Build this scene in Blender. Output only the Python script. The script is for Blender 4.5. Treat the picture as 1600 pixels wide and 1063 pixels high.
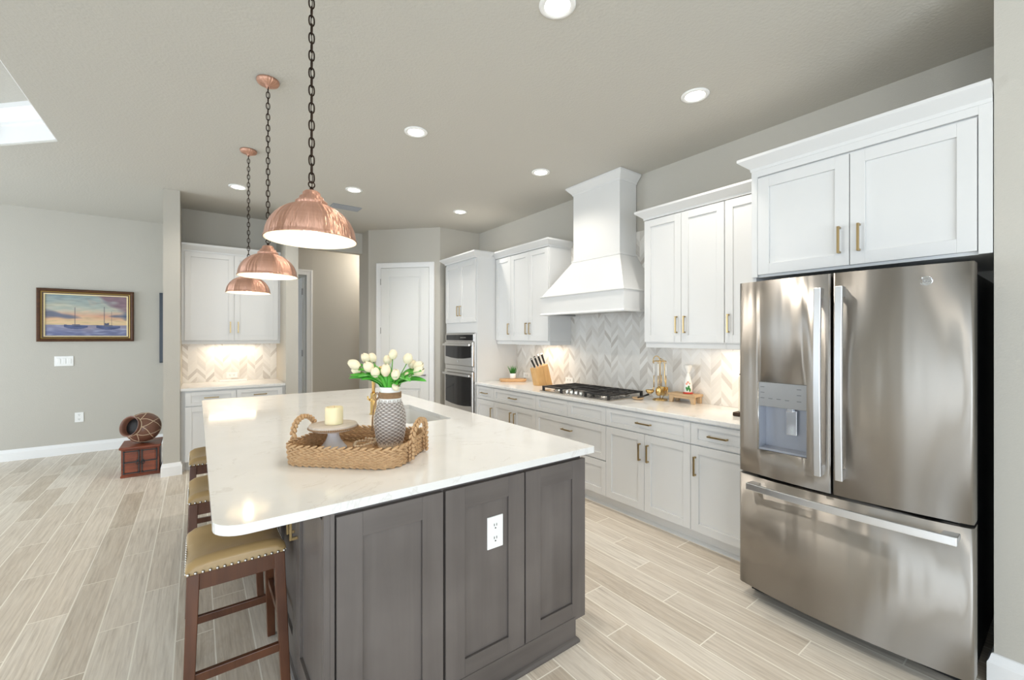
import bpy, bmesh, math, random
from mathutils import Vector, Matrix
random.seed(7)
sc = bpy.context.scene
COL = sc.collection
PI = math.pi
for o in list(bpy.data.objects): bpy.data.objects.remove(o)

# ------------------------------------------------------------------ camera, world, exposure
YAW = math.atan2(493, 665)
cam = bpy.data.objects.new('camera', bpy.data.cameras.new('camera'))
COL.objects.link(cam); sc.camera = cam
cam.data.sensor_width = 36.0; cam.data.lens = 36.0 * 665 / 1600
cam.location = (0, 0, 1.475); cam.rotation_euler = (PI / 2, 0, -YAW)
cam.data.shift_y = -4.5 / 1600; cam.data.clip_start = 0.02
sc.view_settings.view_transform = 'Standard'; sc.view_settings.look = 'None'
sc.view_settings.gamma = 1.0; sc.view_settings.use_curve_mapping = False
sc.view_settings.exposure = 0.84
sc.cycles.use_denoising = True
sc.cycles.max_bounces = 10; sc.cycles.diffuse_bounces = 6; sc.cycles.glossy_bounces = 5
sc.cycles.sample_clamp_indirect = 6.0; sc.cycles.caustics_reflective = False; sc.cycles.caustics_refractive = False
world = bpy.data.worlds.new('sky'); sc.world = world; world.use_nodes = True
bgn = world.node_tree.nodes['Background']; bgn.inputs[0].default_value = (0.80, 0.90, 1.0, 1); bgn.inputs[1].default_value = 1.0

def area(name, loc, rot, sx, sy, power, col):
    l = bpy.data.lights.new(name, 'AREA'); l.shape = 'RECTANGLE'; l.size = sx; l.size_y = sy; l.energy = power; l.color = col
    o = bpy.data.objects.new(name, l); o.location = loc; o.rotation_euler = rot; COL.objects.link(o); return o
DAY = (0.79, 0.90, 1.0)
WIN_LEFT = [(-2.6, .25), (1.70, 1.80), (2.62, 2.74), (4.4, 7.0)]           # y ranges of left wall windows; slim pair added for streaks on the fridge
WIN_REAR = [(-3.6, -1.2), (-0.6, 1.9)]                     # x ranges in the rear wall
TILT = .22        # window lamps aimed upwards, an added lift for the ceiling
for a, b in WIN_LEFT: area('daylight', (-4.98, (a + b) / 2, 1.3), (0, -PI / 2 - TILT, 0), 2.3, b - a, (30 if a > 4 else 21) * (b - a), DAY)
for a, b in WIN_REAR: area('daylight', ((a + b) / 2, -2.98, 1.3), (PI / 2 + TILT, 0, 0), b - a, 2.3, 17 * (b - a), DAY)
CAN_WARM = (1.0, 0.93, 0.83); STRIP_WARM = (1.0, 0.80, 0.58)
CAN_POWER = 25; STRIP_POWER = 1.1; BULB_POWER = .45

for p_, e_ in (((2.62, 6.98, 2.7), 17), ((1.37, -.15, 3.03), 5), ((.6, -1.2, 3.03), 6)):    # added fill lamps, out of view, brightening the hall and fridge-side wall
    l_ = bpy.data.lights.new('fill_lamp', 'POINT'); l_.energy = e_; l_.color = CAN_WARM; l_.shadow_soft_size = .08
    o_ = bpy.data.objects.new('fill_lamp', l_); o_.location = p_; COL.objects.link(o_)

# ------------------------------------------------------------------ node helpers and materials
class NT:
    def __init__(s, name):
        s.mat = bpy.data.materials.new(name); s.mat.use_nodes = True
        s.t = s.mat.node_tree; s.n = s.t.nodes; s.l = s.t.links; s.b = s.n['Principled BSDF']
    def put(s, sock, v):
        if isinstance(v, bpy.types.NodeSocket): s.l.new(v, sock)
        elif isinstance(v, (tuple, list)) and len(v) == 3 and sock.type == 'RGBA': sock.default_value = (*v, 1)
        else: sock.default_value = v
    def m(s, op, a, b=0.0, c=0.0):
        n = s.n.new('ShaderNodeMath'); n.operation = op
        for i, v in enumerate((a, b, c)): s.put(n.inputs[i], v)
        return n.outputs[0]
    def pos(s): return s.n.new('ShaderNodeNewGeometry').outputs['Position']
    def obj(s): return s.n.new('ShaderNodeTexCoord').outputs['Object']
    def sep(s, v):
        n = s.n.new('ShaderNodeSeparateXYZ'); s.l.new(v, n.inputs[0]); return n.outputs[0], n.outputs[1], n.outputs[2]
    def comb(s, x, y, z):
        n = s.n.new('ShaderNodeCombineXYZ')
        for i, v in enumerate((x, y, z)): s.put(n.inputs[i], v)
        return n.outputs[0]
    def scale(s, v, sc3):
        n = s.n.new('ShaderNodeMapping'); s.l.new(v, n.inputs[0]); n.inputs['Scale'].default_value = sc3; return n.outputs[0]
    def noise(s, v, scale, detail=3, rough=.5, dist=0.0):
        n = s.n.new('ShaderNodeTexNoise'); s.l.new(v, n.inputs['Vector']); n.inputs['Scale'].default_value = scale
        n.inputs['Detail'].default_value = detail; n.inputs['Roughness'].default_value = rough; n.inputs['Distortion'].default_value = dist
        return n.outputs[0]
    def white(s, v):
        n = s.n.new('ShaderNodeTexWhiteNoise'); n.noise_dimensions = '3D'; s.l.new(v, n.inputs['Vector']); return n.outputs[0]
    def ramp(s, f, stops):
        n = s.n.new('ShaderNodeValToRGB'); s.put(n.inputs[0], f); e = n.color_ramp.elements
        while len(e) < len(stops): e.new(.5)
        for i, (p, c) in enumerate(stops): e[i].position = p; e[i].color = (*c, 1)
        return n.outputs[0]
    def mix(s, f, a, b, mode='MIX'):
        n = s.n.new('ShaderNodeMix'); n.data_type = 'RGBA'; n.blend_type = mode
        s.put(n.inputs[0], f); s.put(n.inputs[6], a); s.put(n.inputs[7], b); return n.outputs[2]
    def bump(s, h, strength=.3, dist=.01):
        n = s.n.new('ShaderNodeBump'); s.put(n.inputs['Height'], h); n.inputs['Strength'].default_value = strength; n.inputs['Distance'].default_value = dist
        s.l.new(n.outputs[0], s.b.inputs['Normal'])
    def set(s, **k):
        nm = {'color': 'Base Color', 'rough': 'Roughness', 'metal': 'Metallic', 'spec': 'Specular IOR Level', 'coat': 'Coat Weight', 'emit': 'Emission Color', 'power': 'Emission Strength', 'aniso': 'Anisotropic', 'trans': 'Transmission Weight', 'sheen': 'Sheen Weight', 'sss': 'Subsurface Weight'}
        for q, v in k.items(): s.put(s.b.inputs[nm[q]], v)
        return s

def lin(r, g, b):
    f = lambda c: ((c / 255 + .055) / 1.055) ** 2.4 if c / 255 > .04045 else c / 255 / 12.92
    return (f(r), f(g), f(b))
def plain(name, col, rough=.5, metal=0.0, **k): return NT(name).set(color=col, rough=rough, metal=metal, **k).mat

def painted(name, col, var=.02, rough=.6, scale=60, bump=.05):
    n = NT(name); p = n.pos(); f = n.noise(p, 1.2, 2)
    n.set(color=n.mix(f, tuple(c * (1 - var) for c in col), tuple(min(1, c * (1 + var)) for c in col)), rough=rough)
    n.bump(n.noise(p, scale, 3), bump, .01); return n.mat
M = {}
M['wall'] = painted('greige_wall_paint', lin(190, 186, 177), .02, .7, 120, .12)
M['ceiling'] = painted('textured_ceiling_paint', lin(194, 191, 183), .01, .8, 60, .22)
M['trim'] = painted('white_trim_paint', lin(238, 238, 238), .01, .4, 8, 0)
M['cabinet'] = painted('white_cabinet_lacquer', lin(220, 220, 219), .01, .35, 8, 0)
M['door_paint'] = painted('white_door_paint', lin(232, 232, 230), .01, .4, 8, 0)
M['plastic'] = plain('white_plastic', lin(240, 240, 238), .35)
M['brass'] = plain('aged_brass', (.46, .34, .17), .32, 1.0)
M['gold'] = plain('brushed_gold', (.74, .52, .22), .26, 1.0)
M['nickel'] = plain('satin_nickel', (.35, .34, .33), .35, 1.0)
M['black_iron'] = plain('black_cast_iron', (.018, .017, .017), .42)
M['black_gloss'] = plain('black_glass', (.012, .012, .014), .06)
M['bronze'] = plain('dark_bronze', (.045, .03, .022), .4, 1.0)
M['white_ceramic'] = plain('white_ceramic', lin(240, 240, 238), .15)
M['sink'] = plain('white_fireclay', lin(244, 244, 242), .12)

def floor_mat():
    n = NT('wood_look_floor_tile'); x, y, z = n.sep(n.pos())
    u = n.m('DIVIDE', n.m('ADD', x, .238), .155); row = n.m('FLOOR', u); fu = n.m('FRACT', u)
    v = n.m('DIVIDE', n.m('SUBTRACT', n.m('SUBTRACT', y, 2.93), n.m('MULTIPLY', n.m('ADD', row, 1.0), .305)), .915)
    pl = n.m('FLOOR', v); fv = n.m('FRACT', v)
    r1 = n.white(n.comb(row, pl, 3.0)); r2 = n.white(n.comb(row, pl, 9.0))
    off = n.comb(n.m('MULTIPLY', r1, 37.0), n.m('MULTIPLY', r2, 53.0), 0.0)
    vm = n.n.new('ShaderNodeVectorMath'); vm.operation = 'ADD'; n.l.new(n.comb(x, y, 0.0), vm.inputs[0]); n.l.new(off, vm.inputs[1])
    g1 = n.noise(n.scale(vm.outputs[0], (6, .9, 1)), 1.5, 3, .5, 1.4)
    g2 = n.noise(n.scale(vm.outputs[0], (70, 3.0, 1)), 1.0, 5, .65, .5)
    rings = n.m('FRACT', n.m('MULTIPLY', g1, 11.0)); rings = n.m('ABSOLUTE', n.m('SUBTRACT', rings, .5))
    base = n.ramp(r1, [(0, lin(200, 187, 169)), (.3, lin(220, 208, 192)), (.7, lin(230, 220, 206)), (1, lin(238, 231, 219))])
    dark = n.m('MULTIPLY', n.m('POWER', n.m('MAXIMUM', n.m('SUBTRACT', n.m('MULTIPLY', g2, 1.9), .55), 0.0), 1.3), n.m('ADD', .25, n.m('MULTIPLY', g1, .9)))
    c = n.mix(n.m('MULTIPLY', rings, .55), base, lin(240, 234, 224))
    c = n.mix(n.m('MINIMUM', n.m('MULTIPLY', dark, 1.0), .7), c, lin(150, 134, 116))
    gx = n.m('GREATER_THAN', n.m('ABSOLUTE', n.m('SUBTRACT', fu, .5)), .5 - .0030 / .155)
    gy = n.m('GREATER_THAN', n.m('ABSOLUTE', n.m('SUBTRACT', fv, .5)), .5 - .0028 / .915)
    g = n.m('MAXIMUM', gx, gy)
    n.set(color=n.mix(g, c, lin(246, 240, 228)), rough=n.m('ADD', n.m('MULTIPLY', g2, .14), .26), spec=.45)
    n.bump(n.m('SUBTRACT', n.m('MULTIPLY', g2, .15), g), .25, .004); return n.mat
M['floor'] = floor_mat()

def chevron_mat(name, axis, phase):
    n = NT(name); x, y, z = n.sep(n.pos()); h = y if axis == 'y' else x
    W = .0885; u = n.m('DIVIDE', n.m('SUBTRACT', h, phase), W)
    col = n.m('FLOOR', u); fu = n.m('FRACT', u)
    par = n.m('ABSOLUTE', n.m('MODULO', col, 2.0))
    tri = n.m('ABSOLUTE', n.m('SUBTRACT', fu, par))        # up on even columns, down on odd ones
    zz = n.m('DIVIDE', n.m('ADD', z, n.m('MULTIPLY', tri, W * 1.12)), .052)
    row = n.m('FLOOR', zz); fz = n.m('FRACT', zz)
    r = n.white(n.comb(col, row, 1.0)); r2 = n.white(n.comb(col, row, 5.0))
    vein = n.noise(n.scale(n.pos(), (1, 1, 1)), 16, 5, .6, 2.5)
    c = n.ramp(r, [(0, lin(200, 194, 187)), (.25, lin(218, 214, 208)), (.6, lin(230, 227, 222)), (1, lin(240, 238, 234))])
    c = n.mix(n.m('MULTIPLY', vein, .28), c, n.mix(r2, lin(196, 188, 178), lin(214, 214, 214)))
    g = n.m('MAXIMUM', n.m('GREATER_THAN', n.m('ABSOLUTE', n.m('SUBTRACT', fu, .5)), .5 - .0009 / W), n.m('GREATER_THAN', n.m('ABSOLUTE', n.m('SUBTRACT', fz, .5)), .5 - .0011 / .052))
    n.set(color=n.mix(g, c, lin(226, 222, 214)), rough=n.m('ADD', .22, n.m('MULTIPLY', g, .4)))
    n.bump(n.m('SUBTRACT', 1.0, g), .25, .002); return n.mat
M['chevron_range'] = chevron_mat('marble_chevron_tile', 'y', 2.661)
M['chevron_nook'] = chevron_mat('marble_chevron_tile_nook', 'x', .005)

def quartz():
    n = NT('white_quartz'); p = n.pos()
    a = n.noise(p, 2.3, 8, .62, 1.6); v = n.m('ABSOLUTE', n.m('SUBTRACT', a, .5))
    vein = n.m('SUBTRACT', 1.0, n.m('MINIMUM', n.m('MULTIPLY', v, 55.0), 1.0))
    brk = n.noise(p, 5, 3); vein = n.m('MULTIPLY', vein, n.m('MULTIPLY', n.m('GREATER_THAN', brk, .52), .28))
    cl = n.noise(p, 7, 4)
    c = n.mix(cl, lin(224, 223, 220), lin(234, 233, 231))
    n.set(color=n.mix(vein, c, lin(186, 178, 168)), rough=.09, spec=.5); return n.mat
M['quartz'] = quartz()

def wood(name, c1, c2, axis='z', scale=1.0, rough=.4, coords='pos', cloud=.4):
    n = NT(name); p = n.pos() if coords == 'pos' else n.obj()
    s = {'x': (1.5, 26, 26), 'y': (26, 1.5, 26), 'z': (26, 26, 1.5)}[axis]
    g = n.noise(n.scale(p, tuple(q * scale for q in s)), 1.0, 5, .6, .6); k = n.noise(p, 5 * scale, 3, .5)
    f = n.m('ADD', n.m('MULTIPLY', g, 1 - cloud), n.m('MULTIPLY', k, cloud))
    n.set(color=n.ramp(f, [(.25, c1), (.75, c2)]), rough=rough); n.bump(g, .06, .002); return n.mat
M['island_v'] = wood('grey_stained_maple', lin(78, 72, 69), lin(114, 107, 103), 'z', .5, .38, cloud=.6)
M['island_h'] = wood('grey_stained_maple_rail', lin(75, 69, 66), lin(109, 102, 98), 'x', .5, .38, cloud=.6)
M['stool_wood'] = wood('walnut_stained_stool_wood', lin(60, 33, 20), lin(110, 68, 44), 'z', 1, .3, 'obj')
M['chest_wood'] = wood('red_brown_hardwood', lin(76, 30, 16), lin(168, 88, 54), 'x', 1.4, .35)
M['frame_wood'] = wood('dark_gilt_frame_wood', lin(52, 26, 10), lin(98, 58, 24), 'x', 2, .35)
M['bamboo'] = wood('pale_bamboo', lin(196, 150, 92), lin(224, 184, 128), 'z', 1.5, .4)
M['board_wood'] = wood('beech_board_wood', lin(196, 148, 98), lin(226, 186, 138), 'y', 1.5, .45)
M['riser_wood'] = wood('washed_pine', lin(176, 140, 100), lin(220, 194, 158), 'y', 1.2, .6)
M['plate_wood'] = wood('whitewashed_wood', lin(176, 160, 144), lin(220, 210, 198), 'x', 1.5, .6)

def steel(name, col, r=.24, ripple=.25):
    n = NT(name); x, y, z = n.sep(n.pos())
    rp = n.noise(n.comb(n.m('MULTIPLY', y, 7.0), n.m('MULTIPLY', z, .55), 0.0), 1.0, 2, .4); 
    n.set(color=col, metal=1.0, rough=r, aniso=.97)
    tg = n.n.new('ShaderNodeTangent'); tg.direction_type = 'RADIAL'; tg.axis = 'Z'; n.l.new(tg.outputs[0], n.b.inputs['Tangent']); n.b.inputs['Anisotropic Rotation'].default_value = .25
    n.bump(rp, ripple, .02); return n.mat
M['steel'] = steel('brushed_stainless_steel', lin(180, 175, 169), .42, .5)
M['steel_plain'] = plain('satin_stainless_steel', lin(200, 196, 190), .25, 1.0)
M['bright_steel'] = plain('bright_satin_steel', lin(228, 230, 233), .34, 1.0)
M['chrome'] = plain('polished_chrome', lin(225, 228, 232), .1, 1.0)
M['fridge_side'] = plain('charcoal_enamel', lin(40, 42, 46), .3)
M['dispenser'] = plain('silver_plastic', lin(150, 150, 150), .35, .6)
def copper():
    n = NT('brushed_copper'); x, y, z = n.sep(n.obj())
    ang = n.m('ARCTAN2', y, x); st = n.noise(n.comb(n.m('MULTIPLY', ang, 2.0), n.m('MULTIPLY', z, 2.0), 0.0), 3.5, 3); br = n.noise(n.scale(n.obj(), (1, 1, 160)), 1.5, 2)
    n.set(color=n.mix(br, lin(206, 158, 136), lin(222, 176, 154)), metal=1.0, rough=n.m('ADD', .34, n.m('MULTIPLY', st, .08)), aniso=.95)
    tg = n.n.new('ShaderNodeTangent'); tg.direction_type = 'RADIAL'; tg.axis = 'Z'; n.l.new(tg.outputs[0], n.b.inputs['Tangent']); n.b.inputs['Anisotropic Rotation'].default_value = .25
    n.bump(st, .5, .02); return n.mat
M['copper'] = copper()
M['lining'] = plain('white_enamel_lining', lin(246, 240, 226), .4)
M['bulb_glow'] = NT('lit_bulb').set(color=(1, .9, .7), emit=(1, .82, .55), power=12.0).mat
M['can_glow'] = NT('lit_ceiling_lens').set(color=(1, 1, 1), emit=(1.0, .95, .86), power=7.0).mat
def leather():
    n = NT('tan_leather'); p = n.obj(); f = n.noise(p, 6, 3)
    n.set(color=n.mix(f, lin(156, 126, 80), lin(184, 155, 108)), rough=.34); n.bump(n.noise(p, 300, 2), .1, .002); return n.mat
M['leather'] = leather()
def fibre(name, c1, c2):
    n = NT(name); p = n.obj(); f = n.noise(p, 55, 4, .7); g = n.noise(n.scale(p, (200, 200, 60)), 1, 3)
    n.set(color=n.mix(f, c1, c2), rough=.75); n.bump(g, .4, .003); return n.mat
M['seagrass'] = fibre('braided_seagrass', lin(150, 112, 74), lin(216, 182, 140))
M['twine'] = fibre('jute_twine', lin(120, 92, 66), lin(170, 138, 104))
def wicker():  # shade in the gaps between strands is painted into the colour
    n = NT('gap_shaded_grey_wicker'); x, y, z = n.sep(n.pos()); k = n.m('MULTIPLY', n.m('SUBTRACT', z, .9436), 27 / .2304)
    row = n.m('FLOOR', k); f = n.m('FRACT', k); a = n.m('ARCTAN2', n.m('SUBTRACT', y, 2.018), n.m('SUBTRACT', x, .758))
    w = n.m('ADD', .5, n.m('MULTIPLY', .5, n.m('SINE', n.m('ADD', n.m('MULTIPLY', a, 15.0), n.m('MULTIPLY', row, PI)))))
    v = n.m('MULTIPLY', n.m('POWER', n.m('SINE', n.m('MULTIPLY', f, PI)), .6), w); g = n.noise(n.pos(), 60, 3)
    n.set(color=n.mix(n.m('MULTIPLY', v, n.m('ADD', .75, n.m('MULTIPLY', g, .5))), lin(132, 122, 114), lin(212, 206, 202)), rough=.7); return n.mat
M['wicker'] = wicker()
M['bead'] = plain('natural_wooden_bead', lin(222, 200, 172), .55)
M['wax'] = plain('ivory_wax', lin(238, 224, 184), .5, sss=.15)
M['petal'] = plain('cream_tulip_petal', lin(238, 224, 194), .5, sss=.1)
M['leaf'] = NT('tulip_leaf_green').set(color=lin(86, 176, 66), rough=.4).mat
M['stem'] = plain('tulip_stem_green', lin(104, 168, 70), .5)
M['grass'] = plain('grass_blade_green', lin(62, 136, 50), .5)
M['knife'] = plain('black_knife_handle', (.02, .018, .018), .35)
M['red'] = plain('red_glaze', lin(196, 60, 44), .3)
M['green_glaze'] = plain('green_glaze', lin(52, 132, 60), .3)
M['pink_glaze'] = plain('pink_glaze', lin(226, 160, 140), .3)
M['paper'] = plain('paper_towel', lin(240, 232, 214), .8)
M['slate'] = plain('slate_grey_panel', lin(52, 60, 70), .4)
M['terracotta'] = plain('brown_burnished_clay', lin(122, 84, 68), .3)
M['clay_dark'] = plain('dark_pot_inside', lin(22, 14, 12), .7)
M['vent'] = plain('grey_vent_paint', lin(150, 154, 160), .5)
M['dark_gap'] = plain('dark_recess', lin(20, 19, 18), .8)

# ------------------------------------------------------------------ geometry helpers
def ident(u, w, d): return (u, w, d)
def faceX(X): return lambda u, w, d: (X - d, u, w)          # u along y, w up, d towards -x
def faceY(Y): return lambda u, w, d: (u, Y - d, w)          # u along x, w up, d towards -y
def box(bm, a0, a1, b0, b1, c0, c1, mp=ident, mi=0):
    v = [bm.verts.new(mp(a, b, c)) for a in (a0, a1) for b in (b0, b1) for c in (c0, c1)]
    for q in ((0, 1, 3, 2), (4, 6, 7, 5), (0, 4, 5, 1), (2, 3, 7, 6), (0, 2, 6, 4), (1, 5, 7, 3)):
        bm.faces.new([v[i] for i in q]).material_index = mi
def prism(bm, poly, axis, a, b, mi=0):
    f = {'x': lambda p, t: (t, p[0], p[1]), 'y': lambda p, t: (p[0], t, p[1]), 'z': lambda p, t: (p[0], p[1], t)}[axis]
    A = [bm.verts.new(f(p, a)) for p in poly]; B = [bm.verts.new(f(p, b)) for p in poly]; k = len(poly)
    bm.faces.new(A).material_index = mi; bm.faces.new(B[::-1]).material_index = mi
    for i in range(k): bm.faces.new((A[i], A[(i + 1) % k], B[(i + 1) % k], B[i])).material_index = mi
def sweep(bm, path, prof, closed=False):
    """profile [(out, z)] along an xy path; 'out' points to the left of the travel direction"""
    n = len(path); rings = []
    for i, p in enumerate(path):
        p = Vector(p)
        def nrm(a, b): d = (Vector(b) - Vector(a)).normalized(); return Vector((-d.y, d.x))
        if closed: n1, n2 = nrm(path[i - 1], path[i]), nrm(path[i], path[(i + 1) % n])
        else:
            n1 = nrm(path[i - 1], path[i]) if i else nrm(path[0], path[1]); n2 = nrm(path[i], path[i + 1]) if i < n - 1 else n1
        m = (n1 + n2) / max(.2, 1 + n1.dot(n2))
        rings.append([bm.verts.new((p.x + m.x * o, p.y + m.y * o, z)) for o, z in prof])
    k = len(prof)
    for i in range(n if closed else n - 1):
        a, b = rings[i], rings[(i + 1) % n]
        for j in range(k): bm.faces.new((a[j], a[(j + 1) % k], b[(j + 1) % k], b[j]))
    if not closed: bm.faces.new(rings[0]); bm.faces.new(rings[-1][::-1])
def lathe(bm, prof, c=(0, 0, 0), seg=32, rf=None, smooth=True, mat=None, cap=True):
    rings = []
    for r, z in prof:
        ring = []
        for i in range(seg):
            a = 2 * PI * i / seg; rr = r if rf is None else rf(r, z, a)
            v = Vector((rr * math.cos(a), rr * math.sin(a), z))
            if mat is not None: v = mat @ v
            ring.append(bm.verts.new((v.x + c[0], v.y + c[1], v.z + c[2])))
        rings.append(ring)
    for a, b in zip(rings, rings[1:]):
        for i in range(seg):
            f = bm.faces.new((a[i], a[(i + 1) % seg], b[(i + 1) % seg], b[i])); f.smooth = smooth
    if cap: bm.faces.new(rings[0][::-1]); bm.faces.new(rings[-1])
def tube(bm, pts, r, seg=10, closed=False, flat=1.0):
    pts = [Vector(p) for p in pts]; n = len(pts); rings = []; up = None
    for i, p in enumerate(pts):
        if closed: t = pts[(i + 1) % n] - pts[i - 1]
        else: t = pts[min(i + 1, n - 1)] - pts[max(i - 1, 0)]
        t.normalize()
        if up is None:
            up = Vector((0, 0, 1)) if abs(t.z) < .9 else Vector((1, 0, 0))
        s = t.cross(up).normalized(); up = s.cross(t).normalized()
        rr = r[i] if isinstance(r, (list, tuple)) else r
        rings.append([bm.verts.new(p + s * (rr * math.cos(2 * PI * k / seg)) + up * (rr * flat * math.sin(2 * PI * k / seg))) for k in range(seg)])
    for i in range(n if closed else n - 1):
        a, b = rings[i], rings[(i + 1) % n]
        for k in range(seg):
            f = bm.faces.new((a[k], a[(k + 1) % seg], b[(k + 1) % seg], b[k])); f.smooth = True
    if not closed: bm.faces.new(rings[0][::-1]); bm.faces.new(rings[-1])
def blob(bm, c, r3, rot=None, seg=10, rings=7):
    """ellipsoid"""
    R = rot or Matrix.Identity(3); L = []
    for j in range(rings + 1):
        ph = PI * j / rings
        if j in (0, rings): L.append([bm.verts.new(Vector(c) + R @ Vector((0, 0, r3[2] * math.cos(ph))))]); continue
        L.append([bm.verts.new(Vector(c) + R @ Vector((r3[0] * math.sin(ph) * math.cos(2 * PI * i / seg), r3[1] * math.sin(ph) * math.sin(2 * PI * i / seg), r3[2] * math.cos(ph)))) for i in range(seg)])
    for a, b in zip(L, L[1:]):
        for i in range(seg):
            q = [a[i % len(a)], a[(i + 1) % len(a)], b[(i + 1) % len(b)], b[i % len(b)]]
            q = list(dict.fromkeys(q)); f = bm.faces.new(q); f.smooth = True
def cyl(bm, p0, p1, r, seg=20, r1=None):
    tube(bm, [p0, p1], [r, r if r1 is None else r1], seg)
def B(): return bmesh.new()
def obj(name, bm, mat, parent=None, bevel=0.0, segs=2, smooth=False, loc=None, sub=0):
    bmesh.ops.recalc_face_normals(bm, faces=bm.faces)
    me = bpy.data.meshes.new(name)
    bm.to_mesh(me); bm.free()
    for mt in (mat if isinstance(mat, (list, tuple)) else [mat]): me.materials.append(mt)
    o = bpy.data.objects.new(name, me); COL.objects.link(o)
    if smooth:
        for p in me.polygons: p.use_smooth = True
    if bevel:
        b = o.modifiers.new('bevel', 'BEVEL'); b.width = bevel; b.segments = segs; b.limit_method = 'ANGLE'; b.angle_limit = math.radians(35); b.harden_normals = False
    if sub:
        q = o.modifiers.new('sub', 'SUBSURF'); q.levels = sub; q.render_levels = sub
    if parent is not None:
        o.parent = parent
        if parent.type == 'EMPTY': o.matrix_parent_inverse = Matrix.Translation(-Vector(parent.location))
    return o
def thing(name, label, cat, loc=(0, 0, 0), group=None):
    e = bpy.data.objects.new(name, None); e.empty_display_size = .1; e.location = loc; COL.objects.link(e)
    e['label'] = label; e['category'] = cat
    if group: e['group'] = group
    return e
def tag(o, label, cat, group=None):
    o['label'] = label; o['category'] = cat
    if group: o['group'] = group
    return o
def struct(o):
    o['kind'] = 'structure'; return o
def dup(root, loc, label, group=None):
    r = root.copy(); COL.objects.link(r); r.location = loc; r['label'] = label
    if group: r['group'] = group
    for ch in root.children:
        c = ch.copy(); COL.objects.link(c); c.parent = r
        for g in ch.children:
            d = g.copy(); COL.objects.link(d); d.parent = c
    return r

def shaker(bm, mp, u0, u1, w0, w1, st=.057, rail=None, t=.02, rec=.011, g=.002, mi_rail=0):
    rail = rail or st; u0 += g; u1 -= g; w0 += g; w1 -= g
    box(bm, u0, u0 + st, w0, w1, 0, t, mp); box(bm, u1 - st, u1, w0, w1, 0, t, mp)
    box(bm, u0 + st, u1 - st, w0, w0 + rail, 0, t, mp, mi_rail); box(bm, u0 + st, u1 - st, w1 - rail, w1, 0, t, mp, mi_rail)
    box(bm, u0 + st, u1 - st, w0 + rail, w1 - rail, 0, t - rec, mp)
def pull(parent, mp, u, w, length, vertical, t=.02, mat='brass'):
    bm = B(); h = length / 2; k = .0055; out = .03
    if vertical:
        box(bm, u - k, u + k, w - h, w + h, t + out - .009, t + out, mp)
        for s in (-1, 1): box(bm, u - k, u + k, w + s * (h - k) - k, w + s * (h - k) + k, t, t + out - .009, mp)
    else:
        box(bm, u - h, u + h, w - k, w + k, t + out - .009, t + out, mp)
        for s in (-1, 1): box(bm, u + s * (h - k) - k, u + s * (h - k) + k, w - k, w + k, t, t + out - .009, mp)
    return obj('handle', bm, M[mat], parent, .0012)
def front(kind, root, mp, u0, u1, w0, w1, handle=None, st=.057, rail=None, mat=None, mat2=None, L=.135):
    bm = B(); shaker(bm, mp, u0, u1, w0, w1, st, rail, mi_rail=1 if mat2 else 0)
    d = obj(kind, bm, [mat or M['cabinet']] + ([mat2] if mat2 else []), root, .0012)
    if handle: pull(d, mp, handle[0], handle[1], L, handle[2])
    return d

# ------------------------------------------------------------------ room shell
H = 3.048; XW = 3.457
def wallbox(name, x0, x1, y0, y1, z0=0.0, z1=H, mat='wall'):
    bm = B(); box(bm, x0, x1, y0, y1, z0, z1); return struct(obj(name, bm, M[mat]))
bm = B(); box(bm, -5.2, 3.7, -3.2, 8.7, -.1, 0); struct(obj('floor', bm, M['floor']))
bm = B(); prism(bm, [(-.893, -3.2), (3.7, -3.2), (3.7, 8.7), (-5.2, 8.7), (-5.2, 5.325), (-1.298, 5.325), (-.893, 4.92)], 'z', H, H + .02)
# raised tray: its upright sides and its own ceiling
prism(bm, [(-.893, -3.2), (-.873, -3.2), (-.873, 4.928), (-1.29, 5.345), (-5.2, 5.345), (-5.2, 5.325), (-1.298, 5.325), (-.893, 4.92)], 'z', H + .02, 3.36)
prism(bm, [(-.87, -3.2), (-.87, 4.93), (-1.28, 5.35), (-5.2, 5.35), (-5.2, -3.2)], 'z', 3.34, 3.40)
struct(obj('ceiling', bm, M['ceiling']))
bm = B(); sweep(bm, [(-5.2, 5.325), (-1.298, 5.325), (-.893, 4.92), (-.893, -3.2)], [(0, 3.06), (-.012, 3.06), (-.012, 3.20), (-.03, 3.205), (-.03, 3.225), (-.09, 3.30), (-.09, 3.34), (0, 3.34)])
struct(obj('trim_1', bm, M['trim']))
wallbox('wall_right', XW, XW + .12, -3.2, 5.62)
wallbox('wall_back', 2.80, XW, 5.504, 5.62)
bm = B(); prism(bm, [(2.80, 5.504), (2.80, 5.62), (2.15, 6.30), (2.15, 6.72), (2.03, 6.72), (2.03, 6.285), (2.06, 6.26)], 'z', 0, H); struct(obj('wall_pantry', bm, M['wall']))
wallbox('wall_hall', 1.011, 3.08, 6.57, 6.69, 2.743, H)             # header over the hall opening
bm = B(); box(bm, -5.2, -.142, 7.63, 7.75, 0, H); struct(obj('wall_far', bm, M['wall']))
bm = B(); box(bm, 1.39, 3.2, 7.30, 7.42, 0, H); box(bm, -.142, .58, 7.30, 7.42, 0, H); box(bm, .58, 1.39, 7.30, 7.42, 2.45, H); struct(obj('wall_hall_back', bm, M['wall']))
wallbox('wall_hall_side', 3.08, 3.2, 5.62, 7.30)
bm = B(); box(bm, .3, 2.2, 8.4, 8.5, 0, H); struct(obj('wall_bedroom', bm, M['wall']))
wallbox('wall_nook_left', -.284, -.142, 5.80, 7.63)
wallbox('wall_nook_back', -.142, 1.011, 6.57, 6.69)
wallbox('wall_nook_right', .876, 1.011, 5.80, 6.57)
bm = B(); box(bm, 2.72, XW, -3.2, .233, 0, H); struct(obj('wall_fridge', bm, M['wall']))
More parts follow.
